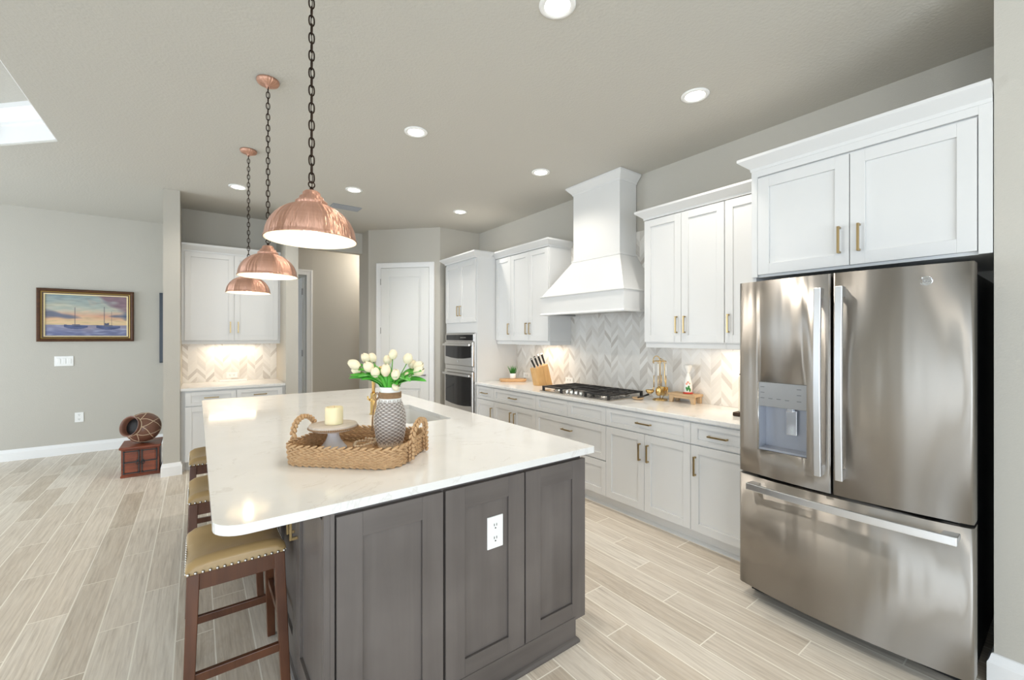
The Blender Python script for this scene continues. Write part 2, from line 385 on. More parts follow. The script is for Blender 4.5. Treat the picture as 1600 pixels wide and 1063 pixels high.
# left and rear walls with the window openings that light the room, the added slim pair included
def window_wall(name, runs, lo, hi, horiz, at, zt=2.45, zb=.08):
    bm = B(); cur = lo
    def bx(a, b, z0, z1):
        if horiz: box(bm, a, b, at - .12, at, z0, z1)
        else: box(bm, at - .12, at, a, b, z0, z1)
    for a, b in runs:
        bx(cur, a, 0, 3.4); bx(a, b, 0, zb); bx(a, b, zt, 3.4); cur = b
    bx(cur, hi, 0, 3.4); return struct(obj(name, bm, M['wall']))
window_wall('wall_left', WIN_LEFT, -3.2, 7.63, False, -5.0)
window_wall('wall_rear', WIN_REAR, -5.0, 2.72, True, -3.0)
for k, (a, b) in enumerate(WIN_LEFT):
    bm = B()
    for y in ((a, (a + b) / 2, b) if b - a > 1 else (a, b)): box(bm, -5.05, -4.99, y - .035, y + .035, .08, 2.45)
    for z in (.08, 2.41): box(bm, -5.05, -4.99, a, b, z, z + .05)
    struct(obj('window_%d' % (k + 1), bm, M['trim']))
for k, (a, b) in enumerate(WIN_REAR):
    bm = B()
    for x in (a, (a + b) / 2, b): box(bm, x - .035, x + .035, -3.05, -2.99, .08, 2.45)
    for z in (.08, 2.41): box(bm, a, b, -3.05, -2.99, z, z + .05)
    struct(obj('window_%d' % (k + 5), bm, M['trim']))
BASE = [(0, 0), (.018, 0), (.018, .095), (.013, .105), (.010, .115), (.006, .132), (0, .135)]
def baseboard(name, path, prof=BASE):
    bm = B(); sweep(bm, path, prof); return struct(obj(name, bm, M['trim']))
baseboard('baseboard_far', [(-.29, 7.629), (-4.99, 7.629)])
baseboard('baseboard_nook', [(-.141, 5.86), (-.141, 5.799), (-.285, 5.799), (-.285, 7.60)])
baseboard('baseboard_fridge', [(2.719, -2.9), (2.719, .234), (2.80, .234)])
baseboard('baseboard_hall', [(3.05, 7.299), (1.476, 7.299)])
baseboard('baseboard_passage', [(1.012, 6.56), (1.012, 5.799), (.877, 5.799)])

# ------------------------------------------------------------------ interior doors
DA = Vector((2.06, 6.26)); DB = Vector((2.80, 5.504)); DU = (DB - DA).normalized(); DN = Vector((-DU.y, DU.x)) * -1
if DN.y > 0: DN = -DN
def faceD(u, w, d): p = DA + DU * u + DN * d; return (p.x, p.y, w)
def panel_door(bm, mp, u0, u1, w0, w1, t, panels, st=.115, d0=0.0):
    """slab with raised mouldings around sunken panels"""
    box(bm, u0, u1, w0, w1, d0, d0 + t - .018, mp)
    box(bm, u0, u0 + st, w0, w1, d0 + t - .018, d0 + t, mp); box(bm, u1 - st, u1, w0, w1, d0 + t - .018, d0 + t, mp)
    edges = [w0] + [q for p in panels for q in p] + [w1]
    for a, b in zip(edges[::2], edges[1::2]): box(bm, u0 + st, u1 - st, a, b, d0 + t - .018, d0 + t, mp)
    for a, b in panels:
        box(bm, u0 + st + .03, u1 - st - .03, a + .03, b - .03, d0 + t - .018, d0 + t - .002, mp)
def casing(bm, mp, u0, u1, wt, cw=.075, t=.02):
    for a, b in ((u0 - cw, u0), (u1, u1 + cw)):
        box(bm, a, b, 0, wt + cw, 0, t, mp)
        box(bm, a + .008 if a < u0 else b - .03, a + .03 if a < u0 else b - .008, 0, wt + cw - .008, t, t + .006, mp)
    box(bm, u0, u1, wt, wt + cw, 0, t, mp); box(bm, u0 - cw + .03, u1 + cw - .03, wt + cw - .03, wt + cw - .008, t, t + .006, mp)
d1 = struct(bpy.data.objects.new('door_1', None)); COL.objects.link(d1); d1.location = (2.4, 5.9, 0)
bm = B(); panel_door(bm, faceD, .168, .897, .01, 2.475, .024, [(.24, .735), (.845, 2.345)], .125, .002); obj('door_panel', bm, M['door_paint'], d1, .004)
bm = B(); casing(bm, faceD, .165, .90, 2.48); obj('casing', bm, M['trim'], d1, .003)
for z in (.28, 1.57, 2.28):
    bm = B(); box(bm, .158, .176, z - .045, z + .045, .01, .024, faceD); obj('hinge', bm, M['nickel'], d1, .002)
bm = B(); c = Vector(faceD(.845, .93, .01)); n3 = Vector((DN.x, DN.y, 0)); u3 = Vector((DU.x, DU.y, 0))
cyl(bm, c, c + n3 * .012, .032, 20); cyl(bm, c + n3 * .012, c + n3 * .05, .011, 12); tube(bm, [c + n3 * .05, c + n3 * .055 - u3 * .05, c + n3 * .05 - u3 * .115 - Vector((0, 0, .004))], [.011, .009, .007], 10)
obj('lever_handle', bm, M['nickel'], d1)
d2 = struct(bpy.data.objects.new('door_2', None)); COL.objects.link(d2); d2.location = (1.38, 7.3, 0)
bm = B(); panel_door(bm, faceX(1.385), 7.44, 8.2, .01, 2.43, .035, [(.24, .8), (.92, 2.3)]); obj('door_panel', bm, M['door_paint'], d2, .004)
bm = B(); casing(bm, faceY(7.30), .58, 1.39, 2.45, .085); obj('casing', bm, M['trim'], d2, .003)
for z in (.3, 1.22, 2.2):
    bm = B(); box(bm, 1.345, 1.362, 7.425, 7.445, z - .05, z + .05); obj('hinge', bm, M['nickel'], d2)

# ------------------------------------------------------------------ wall cabinets and base cabinets along the range wall
CROWN = [(-.02, 2.478), (.004, 2.478), (.006, 2.495), (.055, 2.535), (.060, 2.540), (.060, 2.556), (-.02, 2.556)]
def base_cabinet(y0, y1, label, rows):
    r = thing('base_cabinet', label, 'cabinet', ((2.835 + XW) / 2, (y0 + y1) / 2, 0)); mp = faceX(2.835)
    bm = B(); box(bm, 2.835, XW - .001, y0 + .0005, y1 - .0005, .106, .8835); obj('cabinet_body', bm, M['cabinet'], r)
    bm = B(); box(bm, 2.885, 2.90, y0, y1, 0, .106); prism(bm, [(2.885, 0), (2.868, 0), (2.872, .012), (2.878, .02), (2.885, .024)], 'y', y0, y1); obj('toe_kick', bm, M['cabinet'], r)
    for kind, a, b, w0, w1, hd in rows:
        front(kind, r, mp, a, b, w0, w1, hd, .057 if kind == 'door' else .05, .057 if kind == 'door' or w1 - w0 > .2 else .036)
    return r
DZ0, DZ1, RZ0, RZ1 = .108, .714, .720, .872
base_cabinet(4.161, 4.548, 'narrow white base cabinet with one drawer beside the tall oven cabinet', [('door', 4.161, 4.548, DZ0, DZ1, (4.195, .57, True)), ('drawer', 4.161, 4.548, RZ0, RZ1, (4.355, .796, False))])
base_cabinet(3.387, 4.161, 'white double-door base cabinet under the knife block', [('door', 3.774, 4.161, DZ0, DZ1, (3.812, .57, True)), ('door', 3.387, 3.774, DZ0, DZ1, (3.736, .57, True)), ('drawer', 3.387, 4.161, RZ0, RZ1, (3.774, .796, False))])
base_cabinet(2.448, 3.387, 'white drawer base cabinet directly under the gas cooktop', [('drawer', 2.448, 3.387, .108, .408, (2.918, .30, False)), ('drawer', 2.448, 3.387, .414, .714, (2.918, .60, False)), ('drawer', 2.916, 3.387, RZ0, RZ1, None), ('drawer', 2.448, 2.916, RZ0, RZ1, None)])
base_cabinet(1.671, 2.448, 'white double-door base cabinet with wide drawer under the gold utensil stand', [('door', 2.06, 2.448, DZ0, DZ1, (2.097, .57, True)), ('door', 1.671, 2.06, DZ0, DZ1, (2.023, .57, True)), ('drawer', 1.671, 2.448, RZ0, RZ1, (2.06, .796, False))])
base_cabinet(1.222, 1.671, 'white single-door base cabinet with one drawer next to the refrigerator', [('door', 1.26, 1.671, DZ0, DZ1, (1.633, .57, True)), ('drawer', 1.26, 1.671, RZ0, RZ1, (1.47, .796, False))])
bm = B(); box(bm, 2.795, XW - .0115, 1.222, 4.548, .884, .914)
tag(obj('countertop', bm, M['quartz'], None, .004), 'white quartz countertop along the range wall under the cooktop', 'countertop')
bm = B(); box(bm, XW - .011, XW - .001, 1.222, 4.549, .914, 1.40); box(bm, XW - .011, XW - .001, 2.274, 3.514, 1.40, 2.50)
tag(obj('tile_backsplash', bm, M['chevron_range']), 'grey and white marble chevron backsplash behind the cooktop', 'backsplash')

def upper_cabinet(y0, y1, label, doors, crown, xf=3.125, open_side=None):
    r = thing('wall_cabinet', label, 'cabinet', ((xf + XW) / 2, (y0 + y1) / 2, 1.385)); mp = faceX(xf)
    bm = B(); box(bm, xf, XW - .0005, y0 + .0005, y1 - .0005, 1.425, 2.53); obj('cabinet_body', bm, M['cabinet'], r)
    bm = B(); box(bm, xf + .004, xf + .022, y0, y1, 1.385, 1.425)
    if open_side is not None: box(bm, xf + .022, XW - .012, open_side - (.018 if open_side > (y0 + y1) / 2 else 0), open_side + (.018 if open_side < (y0 + y1) / 2 else 0), 1.385, 1.425)
    obj('light_rail', bm, M['cabinet'], r, .003)
    bm = B(); sweep(bm, crown, CROWN); obj('crown_moulding', bm, M['cabinet'], r)
    for a, b, hd in doors: front('door', r, mp, a, b, 1.432, 2.474, hd)
    return r
xf = 3.105
upper_cabinet(1.578, 2.272, 'tall white double-door wall cabinet right of the range hood', [(1.925, 2.272, (1.96, 1.575, True)), (1.578, 1.925, (1.89, 1.575, True))], [(xf, 1.578), (xf, 2.272), (XW - .012, 2.272)], open_side=2.272)
upper_cabinet(1.218, 1.578, 'tall white single-door wall cabinet partly hidden by the refrigerator cabinet', [(1.24, 1.576, (1.545, 1.575, True))], [(xf, 1.218), (xf, 1.578)])
upper_cabinet(3.516, 4.215, 'tall white double-door wall cabinet left of the range hood', [(3.866, 4.215, (3.90, 1.575, True)), (3.52, 3.866, (3.832, 1.575, True))], [(XW - .002, 3.516), (xf, 3.516), (xf, 4.215)], open_side=3.516)
upper_cabinet(4.215, 4.547, 'narrow white single-door wall cabinet against the tall oven cabinet', [(4.217, 4.542, (4.252, 1.575, True))], [(xf, 4.215), (xf, 4.547)])
# under-cabinet light strips
for y0, y1, cab in ((1.35, 1.75, 0), (3.60, 3.95, 1)):
    area('under_cabinet_light', (3.28, (y0 + y1) / 2, 1.382), (0, 0, 0), .05, y1 - y0, STRIP_POWER, STRIP_WARM)

# tall oven cabinet
tw = thing('oven_cabinet', 'tall white oven cabinet with two upper doors in the kitchen corner', 'cabinet', (3.13, 4.95, 0)); mp = faceX(2.83)
bm = B(); box(bm, 2.83, XW - .001, 4.55, 4.59, 0, 2.53); box(bm, 2.83, XW - .001, 5.33, 5.37, 0, 2.53); box(bm, 2.83, XW - .001, 4.59, 5.33, 1.53, 2.53); box(bm, 2.83, XW - .001, 4.59, 5.33, .1, .455); box(bm, 3.40, XW - .001, 4.59, 5.33, .455, 1.53)
obj('cabinet_body', bm, M['cabinet'], tw, .001)
for a, b, h in ((4.96, 5.355, 4.995), (4.565, 4.96, 4.925)): front('door', tw, mp, a, b, 1.665, 2.455, (h, 1.82, True))
front('drawer', tw, mp, 4.565, 5.355, .12, .44, (4.96, .33, False))
bm = B(); sweep(bm, [(3.04, 4.55), (2.81, 4.55), (2.81, 5.37), (2.95, 5.37)], CROWN); obj('crown_moulding', bm, M['cabinet'], tw)
bm = B(); box(bm, 2.885, 2.90, 4.55, 5.37, 0, .1); obj('toe_kick', bm, M['cabinet'], tw)

# built-in microwave over oven
ov = thing('wall_oven', 'stainless built-in microwave and oven stack in the tall white cabinet', 'oven', (3.0, 4.96, .46)); mp = faceX(2.83)
bm = B(); box(bm, 2.815, 3.38, 4.60, 5.32, .46, 1.525); box(bm, 2.812, 2.832, 4.572, 5.348, .46, 1.525); obj('oven_body', bm, M['steel_plain'], ov, .003)
bm = B(); box(bm, 4.585, 5.335, 1.42, 1.515, .018, .030, mp); cp = obj('control_panel', bm, M['steel_plain'], ov, .003)
bm = B(); box(bm, 4.61, 5.31, 1.432, 1.506, .030, .033, mp); obj('display', bm, M['black_gloss'], cp, .001)
bm = B()
for k in range(5): box(bm, 4.78 + k * .03, 4.795 + k * .03, 1.462, 1.476, .033, .0335, mp)
obj('buttons', bm, M['steel_plain'], cp)
def oven_door(name, z0, z1, win, hz):
    bm = B(); box(bm, 4.585, 5.335, z0, z1, .018, .048, mp); d = obj(name, bm, M['steel_plain'], ov, .006)
    bm = B()
    bot = [(5.30, win[0]), (5.13, win[0] - .018), (4.96, win[0] - .024), (4.79, win[0] - .018), (4.62, win[0])]
    for t in (.048, .0495): pass
    poly = [(4.62, win[1])] + bot[::-1] + [(5.30, win[1])]
    prism(bm, poly, 'x', 2.83 - .0505, 2.83 - .046); obj('window', bm, M['black_gloss'], d)
    bm = B(); box(bm, 4.60, 5.32, hz - .016, hz + .016, .075, .092, mp)
    for y in (4.64, 5.28): box(bm, y - .012, y + .012, hz - .010, hz + .010, .048, .076, mp)
    obj('handle', bm, M['steel_plain'], d, .005); return d
md = oven_door('microwave_door', 1.105, 1.412, (1.215, 1.372), 1.375)
bm = B(); lathe(bm, [(.014, 0), (.014, .002)], (0, 0, 0), 20, mat=Matrix.Rotation(-PI / 2, 3, 'Y')); bmesh.ops.translate(bm, verts=bm.verts, vec=(2.781, 4.96, 1.155)); obj('badge', bm, M['chrome'], md)
oven_door('oven_door', .50, 1.035, (.60, .965), .985)
bm = B(); box(bm, 4.585, 5.335, 1.042, 1.098, .018, .036, mp); obj('vent_strip', bm, M['steel_plain'], ov, .003)

# range hood
hd = thing('range_hood', 'white wooden range hood with flared skirt above the gas cooktop', 'range hood', (3.2, 2.919, 1.70))
HX, HY0, HY1 = 3.198, 2.612, 3.226; BX, BY0, BY1 = 2.962, 2.376, 3.462
bm = B(); box(bm, HX, XW - .012, HY0, HY1, 2.26, H - .002); obj('chimney', bm, M['cabinet'], hd, .002)
bm = B()
lo = [bm.verts.new(p) for p in ((XW - .012, BY0, 1.90), (BX, BY0, 1.90), (BX, BY1, 1.90), (XW - .012, BY1, 1.90))]
hi = [bm.verts.new(p) for p in ((XW - .012, HY0, 2.27), (HX, HY0, 2.27), (HX, HY1, 2.27), (XW - .012, HY1, 2.27))]
bm.faces.new(lo); bm.faces.new(hi[::-1])
for i in range(4): bm.faces.new((lo[i], lo[(i + 1) % 4], hi[(i + 1) % 4], hi[i]))
obj('skirt', bm, M['cabinet'], hd)
def hood_ring(x, y0, y1): return [(XW - .012, y0), (x, y0), (x, y1), (XW - .012, y1)]
bm = B(); sweep(bm, hood_ring(BX, BY0, BY1), [(-.02, 1.715), (0, 1.715), (0, 1.90), (-.02, 1.90)]); obj('apron', bm, M['cabinet'], hd)
bm = B(); sweep(bm, hood_ring(BX, BY0, BY1), [(-.02, 1.89), (.012, 1.89), (.016, 1.896), (.012, 1.905), (-.02, 1.905)]); sweep(bm, hood_ring(BX, BY0, BY1), [(-.02, 1.702), (.014, 1.702), (.016, 1.712), (.006, 1.724), (-.02, 1.724)]); sweep(bm, hood_ring(HX, HY0, HY1), [(-.01, 2.258), (.014, 2.258), (.012, 2.276), (-.01, 2.282)]); obj('moulding', bm, M['cabinet'], hd)
bm = B(); sweep(bm, hood_ring(HX, HY0, HY1), [(-.01, 2.96), (.006, 2.96), (.010, 2.975), (.05, 3.02), (.058, 3.03), (.058, H - .002), (-.01, H - .002)]); obj('crown_moulding', bm, M['cabinet'], hd)
bm = B(); box(bm, BX + .03, XW - .02, BY0 + .03, BY1 - .03, 1.72, 1.74); obj('vent_insert', bm, M['steel_plain'], hd)

# ------------------------------------------------------------------ refrigerator cabinet and refrigerator
fc = thing('refrigerator_cabinet', 'white two-door cabinet bridging over the stainless refrigerator', 'cabinet', (3.1, .73, 1.83)); mp = faceX(2.74)
bm = B(); box(bm, 2.74, XW - .001, .236, 1.216, 1.835, 2.53); box(bm, 2.72, 2.74, 1.182, 1.216, 1.835, 2.53); box(bm, 2.72, 2.74, .236, .278, 1.835, 2.53); box(bm, 2.72, 2.74, .278, 1.182, 2.44, 2.53); obj('cabinet_body', bm, M['cabinet'], fc, .001)
bm = B(); box(bm, 2.74, XW - .001, 1.197, 1.216, 0, 1.835); obj('side_panel', bm, M['cabinet'], fc)
for a, b, h in ((.731, 1.182, .773), (.280, .731, .690)): front('door', fc, mp, a, b, 1.848, 2.432, (h, 1.985, True), .062, L=.14)
bm = B(); sweep(bm, [(2.72, .236), (2.72, 1.216), (3.04, 1.216)], CROWN); obj('crown_moulding', bm, M['cabinet'], fc)

fr = thing('refrigerator', 'stainless steel french-door refrigerator with ice dispenser at the right', 'refrigerator', (2.95, .73, 0))
FY0, FY1, FC = .268, 1.188, .733
bm = B(); box(bm, 2.60, 3.36, .285, 1.172, .03, 1.755); obj('body', bm, M['fridge_side'], fr, .004)
bm = B(); box(bm, 2.60, 2.66, .30, 1.16, .012, .075); obj('toe_grille', bm, M['dark_gap'], fr)
for y in (.34, 1.11):
    for x in (2.68, 3.3): bm = B(); cyl(bm, (x, y, 0), (x, y, .031), .02, 12); obj('foot', bm, M['dark_gap'], fr)
def bowx(y): return 2.512 - .046 * (1 - ((y - .728) / .46) ** 2)
def slab(bm, y0, y1, z0, z1, back=2.598, n=14, hole=None):
    """bowed door slab, optionally with a rectangular opening y0,y1,z0,z1 of depth"""
    ys = [y0 + (y1 - y0) * i / n for i in range(n + 1)]; zs = [z0, z1]
    if hole: ys = sorted([y for y in ys if min(abs(y - hole[0]), abs(y - hole[1])) > .012] + [hole[0], hole[1]]); zs = [z0, hole[2], hole[3], z1]
    e = .012
    def fx(y):
        x = bowx(y); t = min(y - y0, y1 - y) / e
        return x + (.006 * (1 - t) ** 2 if t < 1 else 0)
    ys2 = sorted(set(ys + [y0 + e, y0 + e / 2, y1 - e, y1 - e / 2]))
    F = {(i, j): bm.verts.new((fx(y), y, z)) for i, y in enumerate(ys2) for j, z in enumerate(zs)}
    K = {(i, j): bm.verts.new((back, y, z)) for i, y in enumerate(ys2) for j, z in enumerate(zs)}
    ni, nj = len(ys2), len(zs)
    for i in range(ni - 1):
        for j in range(nj - 1):
            inside = hole and hole[0] - 1e-6 <= ys2[i] and ys2[i + 1] <= hole[1] + 1e-6 and j == 1
            if inside: continue
            f = bm.faces.new((F[i, j], F[i + 1, j], F[i + 1, j + 1], F[i, j + 1])); f.smooth = True
            bm.faces.new((K[i, j], K[i, j + 1], K[i + 1, j + 1], K[i + 1, j]))
    for i in range(ni - 1):
        bm.faces.new((F[i, 0], K[i, 0], K[i + 1, 0], F[i + 1, 0])); bm.faces.new((F[i, nj - 1], F[i + 1, nj - 1], K[i + 1, nj - 1], K[i, nj - 1]))
    for j in range(nj - 1):
        bm.faces.new((F[0, j], F[0, j + 1], K[0, j + 1], K[0, j])); bm.faces.new((F[ni - 1, j], K[ni - 1, j], K[ni - 1, j + 1], F[ni - 1, j + 1]))
    if hole:
        ia = [i for i, y in enumerate(ys2) if abs(y - hole[0]) < 1e-6][0]; ib = [i for i, y in enumerate(ys2) if abs(y - hole[1]) < 1e-6][0]
        for i in (ia, ib): bm.faces.new((F[i, 1], K[i, 1], K[i, 2], F[i, 2]))
        for i in range(ia, ib):
            for j in (1, 2): bm.faces.new((F[i, j], F[i + 1, j], K[i + 1, j], K[i, j]))
DY0, DY1, DZa, DZb = .838, 1.072, .862, 1.232
bm = B(); slab(bm, FC + .003, FY1, .716, 1.783, hole=(DY0, DY1, DZa, DZb)); dl = obj('left_door', bm, M['steel'], fr)
bm = B(); slab(bm, FY0, FC - .003, .716, 1.783); dr = obj('right_door', bm, M['steel'], fr)
bm = B(); slab(bm, FY0, FY1, .078, .700, n=24); dz = obj('freezer_drawer', bm, M['steel'], fr)
# dispenser
mpd = lambda u, w, d: (bowx((DY0 + DY1) / 2) + .012 - d, u, w)
bm = B(); box(bm, DY0 + .001, DY1 - .001, 1.10, DZb - .001, -.05, .012, mpd); obj('dispenser_panel', bm, M['dispenser'], dl, .002)
bm = B(); box(bm, DY0 + .001, DY1 - .001, DZa + .001, 1.10, -.082, -.070, mpd); box(bm, DY0 + .001, DY0 + .006, DZa, 1.10, -.070, .008, mpd); box(bm, DY1 - .006, DY1 - .001, DZa, 1.10, -.070, .008, mpd); box(bm, DY0 + .006, DY1 - .006, DZa + .001, DZa + .012, -.070, .008, mpd); obj('dispenser_recess', bm, plain('dispenser_recess_grey', lin(168, 172, 182), .3, .4), dl)
bm = B(); tube(bm, [mpd(*q) for q in ((DY0, DZa, .012), (DY1, DZa, .012), (DY1, DZb, .012), (DY0, DZb, .012))], .004, 8, closed=True); obj('dispenser_trim', bm, M['steel_plain'], dl)
bm = B(); box(bm, .905, .955, .955, 1.085, -.05, -.042, mpd); box(bm, .915, .945, 1.08, 1.10, -.05, -.02, mpd); obj('dispenser_paddle', bm, M['chrome'], dl, .002)
dmk = plain('dispenser_mark_grey', lin(96, 98, 100), .4)
for y, z in ((1.05, 1.205), (1.05, 1.175), (1.05, 1.145), (1.01, 1.145), (.97, 1.145), (.93, 1.143), (.875, 1.205), (.875, 1.175), (.875, 1.143)): bm = B(); box(bm, y - .010, y + .010, z - .0018, z + .0018, .012, .0125, mpd); obj('control_mark', bm, dmk, dl)
def bar_handle(parent, y):
    bm = B(); n = 12; pts = []
    for i in range(n + 1):
        z = .80 + (1.715 - .80) * i / n; b = 1 - (2 * i / n - 1) ** 2
        pts.append((2.412 - .012 * b, z))
    prof = pts + [(x + .018, z) for x, z in pts[::-1]]
    v0 = [bm.verts.new((x, y - .015, z)) for x, z in prof]; v1 = [bm.verts.new((x, y + .015, z)) for x, z in prof]; k = len(prof)
    for i in range(k): bm.faces.new((v0[i], v0[(i + 1) % k], v1[(i + 1) % k], v1[i]))
    for v in (v0, v1):
        for i in range(n): bm.faces.new((v[i], v[i + 1], v[k - 2 - i], v[k - 1 - i]))
    for z0, z1 in ((.80, .85), (1.665, 1.715)): box(bm, 2.425, bowx(y) + .01, y - .012, y + .012, z0, z1)
    obj('handle', bm, M['bright_steel'], parent, .003)
bar_handle(dl, .775); bar_handle(dr, .690)
bm = B(); n = 18
top = [(2.425 - .022 * (1 - (2 * i / n - 1) ** 2), .305 + (1.115 - .305) * i / n) for i in range(n + 1)]
prof = top + [(x + .016, y) for x, y in top[::-1]]; k = len(prof)
v0 = [bm.verts.new((x, y, .640)) for x, y in prof]; v1 = [bm.verts.new((x, y, .676)) for x, y in prof]
for i in range(k): bm.faces.new((v0[i], v0[(i + 1) % k], v1[(i + 1) % k], v1[i]))
for v in (v0, v1):
    for i in range(n): bm.faces.new((v[i], v[i + 1], v[k - 2 - i], v[k - 1 - i]))
for y in (.33, 1.09): box(bm, 2.43, bowx(y) + .01, y - .025, y + .025, .648, .672)
obj('handle', bm, M['bright_steel'], dz, .003)
bm = B(); by, bz = .404, 1.714; bx_ = bowx(by)
lathe(bm, [(.021, 0), (.021, .002), (.019, .003), (.017, .002)], seg=28, mat=Matrix.Rotation(-PI / 2, 3, 'Y')); bmesh.ops.translate(bm, verts=bm.verts, vec=(bx_ + .0005, by, bz)); bd = obj('badge', bm, M['chrome'], dr)
for y0, y1 in ((.30, .37), (1.09, 1.16)):
    bm = B(); box(bm, 2.56, 2.70, y0, y1, 1.755, 1.782); obj('hinge_cover', bm, M['nickel'], fr, .004); bm = B(); box(bm, 2.535, 2.60, y0 + .01, y1 - .01, .702, .714); obj('lower_hinge', bm, M['nickel'], fr, .003)

# letters of the round badge, raised on the badge face
cu = bpy.data.curves.new('monogram', 'FONT'); cu.body = 'GE'; cu.size = .021; cu.extrude = .0006; cu.align_x = 'CENTER'; cu.align_y = 'CENTER'; cu.shear = .25
co = bpy.data.objects.new('monogram', cu); COL.objects.link(co)
bpy.context.view_layer.update()
me = bpy.data.meshes.new_from_object(co.evaluated_get(bpy.context.evaluated_depsgraph_get())); bpy.data.objects.remove(co)
me.transform(Matrix.Translation((bx_ - .0030, by, bz)) @ Matrix(((0, 0, -1, 0), (-1, 0, 0, 0), (0, 1, 0, 0), (0, 0, 0, 1)))); me.materials.append(M['nickel'])
mo = bpy.data.objects.new('monogram', me); COL.objects.link(mo); mo.parent = bd

# ------------------------------------------------------------------ butler's nook
nb = thing('base_cabinet', 'white two-drawer base cabinet inside the wall nook at the left', 'cabinet', (.37, 6.2, 0)); mp = faceY(5.86)
bm = B(); box(bm, -.105, .874, 5.86, 6.56, .106, .884); box(bm, -.140, -.105, 5.88, 6.56, 0, .884); obj('cabinet_body', bm, M['cabinet'], nb)
bm = B(); box(bm, -.105, .874, 5.93, 5.945, 0, .106); obj('toe_kick', bm, M['cabinet'], nb)
for a, b in ((-.10, .372), (.372, .845)):
    front('drawer', nb, mp, a, b, .715, .868, ((a + b) / 2, .80, False), .05, .036)
    front('door', nb, mp, a, b, .108, .71, ((.372 - .04 if a < 0 else .372 + .04), .57, True))
bm = B(); box(bm, -.141, .875, 5.83, 6.558, .884, .914); tag(obj('countertop', bm, M['quartz'], None, .003), 'short white quartz countertop inside the wall nook', 'countertop')
bm = B(); box(bm, -.141, .875, 6.558, 6.569, .914, 1.43); tag(obj('tile_backsplash', bm, M['chevron_nook']), 'marble chevron backsplash lit from above inside the wall nook', 'backsplash')
nu = thing('wall_cabinet', 'white double-door wall cabinet inside the nook behind the pendants', 'cabinet', (.37, 6.4, 1.39)); mp = faceY(6.24)
bm = B(); box(bm, -.140, .874, 6.24, 6.568, 1.43, 2.54); obj('cabinet_body', bm, M['cabinet'], nu)
for a, b, h in ((-.112, .372, .332), (.372, .852, .412)): front('door', nu, mp, a, b, 1.436, 2.474, (h, 1.595, True))
bm = B(); box(bm, -.139, .873, 6.245, 6.263, 1.392, 1.43); obj('light_rail', bm, M['cabinet'], nu, .003)
bm = B(); sweep(bm, [(.873, 6.24), (-.139, 6.24)], [(-.02, 2.478), (.004, 2.478), (.006, 2.495), (.04, 2.545), (.045, 2.57), (-.02, 2.57)]); obj('crown_moulding', bm, M['cabinet'], nu)
area('under_cabinet_light', (.37, 6.42, 1.385), (0, 0, 0), .5, .05, STRIP_POWER * 1.3, STRIP_WARM)
def plate(name, mp, u0, u1, w0, w1, label, cat, parent=None, sockets=(), rockers=(), t=.006):
    bm = B(); box(bm, u0, u1, w0, w1, 0.0006, t, mp)
    o = obj(name, bm, M['plastic'], parent, .002)
    for u, w in sockets:
        bm = B()
        for k in (-.006, .006): box(bm, u + k - .0012, u + k + .0012, w - .001, w + .009, t, t + .0012, mp)
        box(bm, u - .0025, u + .0025, w - .012, w - .007, t, t + .0012, mp); obj('socket', bm, M['dark_gap'], o)
    for u, w in rockers:
        bm = B(); box(bm, u - .016, u + .016, w - .033, w + .033, t, t + .004, mp); obj('rocker', bm, M['plastic'], o, .0015)
    if parent is None: tag(o, label, cat)
    return o
plate('electrical_outlet', faceY(6.558), .305, .428, .95, 1.022, 'white horizontal outlet plate on the nook backsplash', 'outlet', None, ((.345, .986), (.39, .986)))
ng = thing('serving_tray', 'slim white rectangular tray lying on the nook countertop', 'tray', (.37, 6.45, .914))
bm = B(); box(bm, .225, .522, 6.425, 6.475, .9145, .922); obj('tray_base', bm, M['white_ceramic'], ng, .002)
bm = B(); box(bm, .225, .522, 6.421, 6.427, .915, .936); box(bm, .225, .522, 6.473, 6.479, .915, .936); obj('rim', bm, M['white_ceramic'], ng, .002)
plate('electrical_outlet', faceX(XW - .011), 4.27, 4.39, .945, 1.012, 'white outlet plate on the backsplash behind the potted grass', 'outlet', None, ((4.31, .98), (4.35, .98)))
plate('electrical_outlet', faceX(XW - .011), 3.48, 3.60, .945, 1.012, 'white outlet plate on the backsplash between knife block and cooktop', 'outlet', None, ((3.52, .98), (3.56, .98)))

# ------------------------------------------------------------------ island
IZ0, IZ1 = .899, .93; IY0, IY1, IX0, IX1 = 1.461, 4.545, .037, 1.598
isl = thing('kitchen_island', 'long kitchen island base of grey-stained shaker panels', 'island', (.95, 3.0, 0))
bm = B()
SX0, SX1, SY0, SY1 = 1.07, 1.375, 2.53, 3.25
box(bm, .352, 1.53, 1.497, 2.47, .10, .898); box(bm, .352, 1.53, 3.31, 4.50, .10, .898); box(bm, .352, 1.53, 2.47, 3.31, .10, .66); box(bm, .352, 1.03, 2.47, 3.31, .66, .898); box(bm, 1.42, 1.53, 2.47, 3.31, .66, .898)
box(bm, .352, .366, 1.476, 1.497, .10, .898); box(bm, .332, .352, 1.476, 1.497, .10, .898)
obj('cabinet_body', bm, M['island_v'], isl, .001)
mp = faceY(1.496)
def ipanel(a, b): 
    bm = B(); shaker(bm, mp, a, b, .10, .880, .086, .086, t=.021, rec=.010, mi_rail=1); return obj('end_panel', bm, [M['island_v'], M['island_h']], isl, .0012)
ipanel(.370, .766); pmid = ipanel(.773, 1.164); ipanel(1.168, 1.545)
plate('electrical_outlet', faceY(1.486), .971, 1.050, .588, .722, '', '', isl, ((1.0105, .682), (1.0105, .628)))
bm = B(); sweep(bm, [(.345, 2.4), (.345, 1.472), (1.475, 1.472), (1.475, 4.5)][::-1], [(0, 0), (-.0, .118), (-.012, .122), (-.03, .122), (-.03, 0)]); 
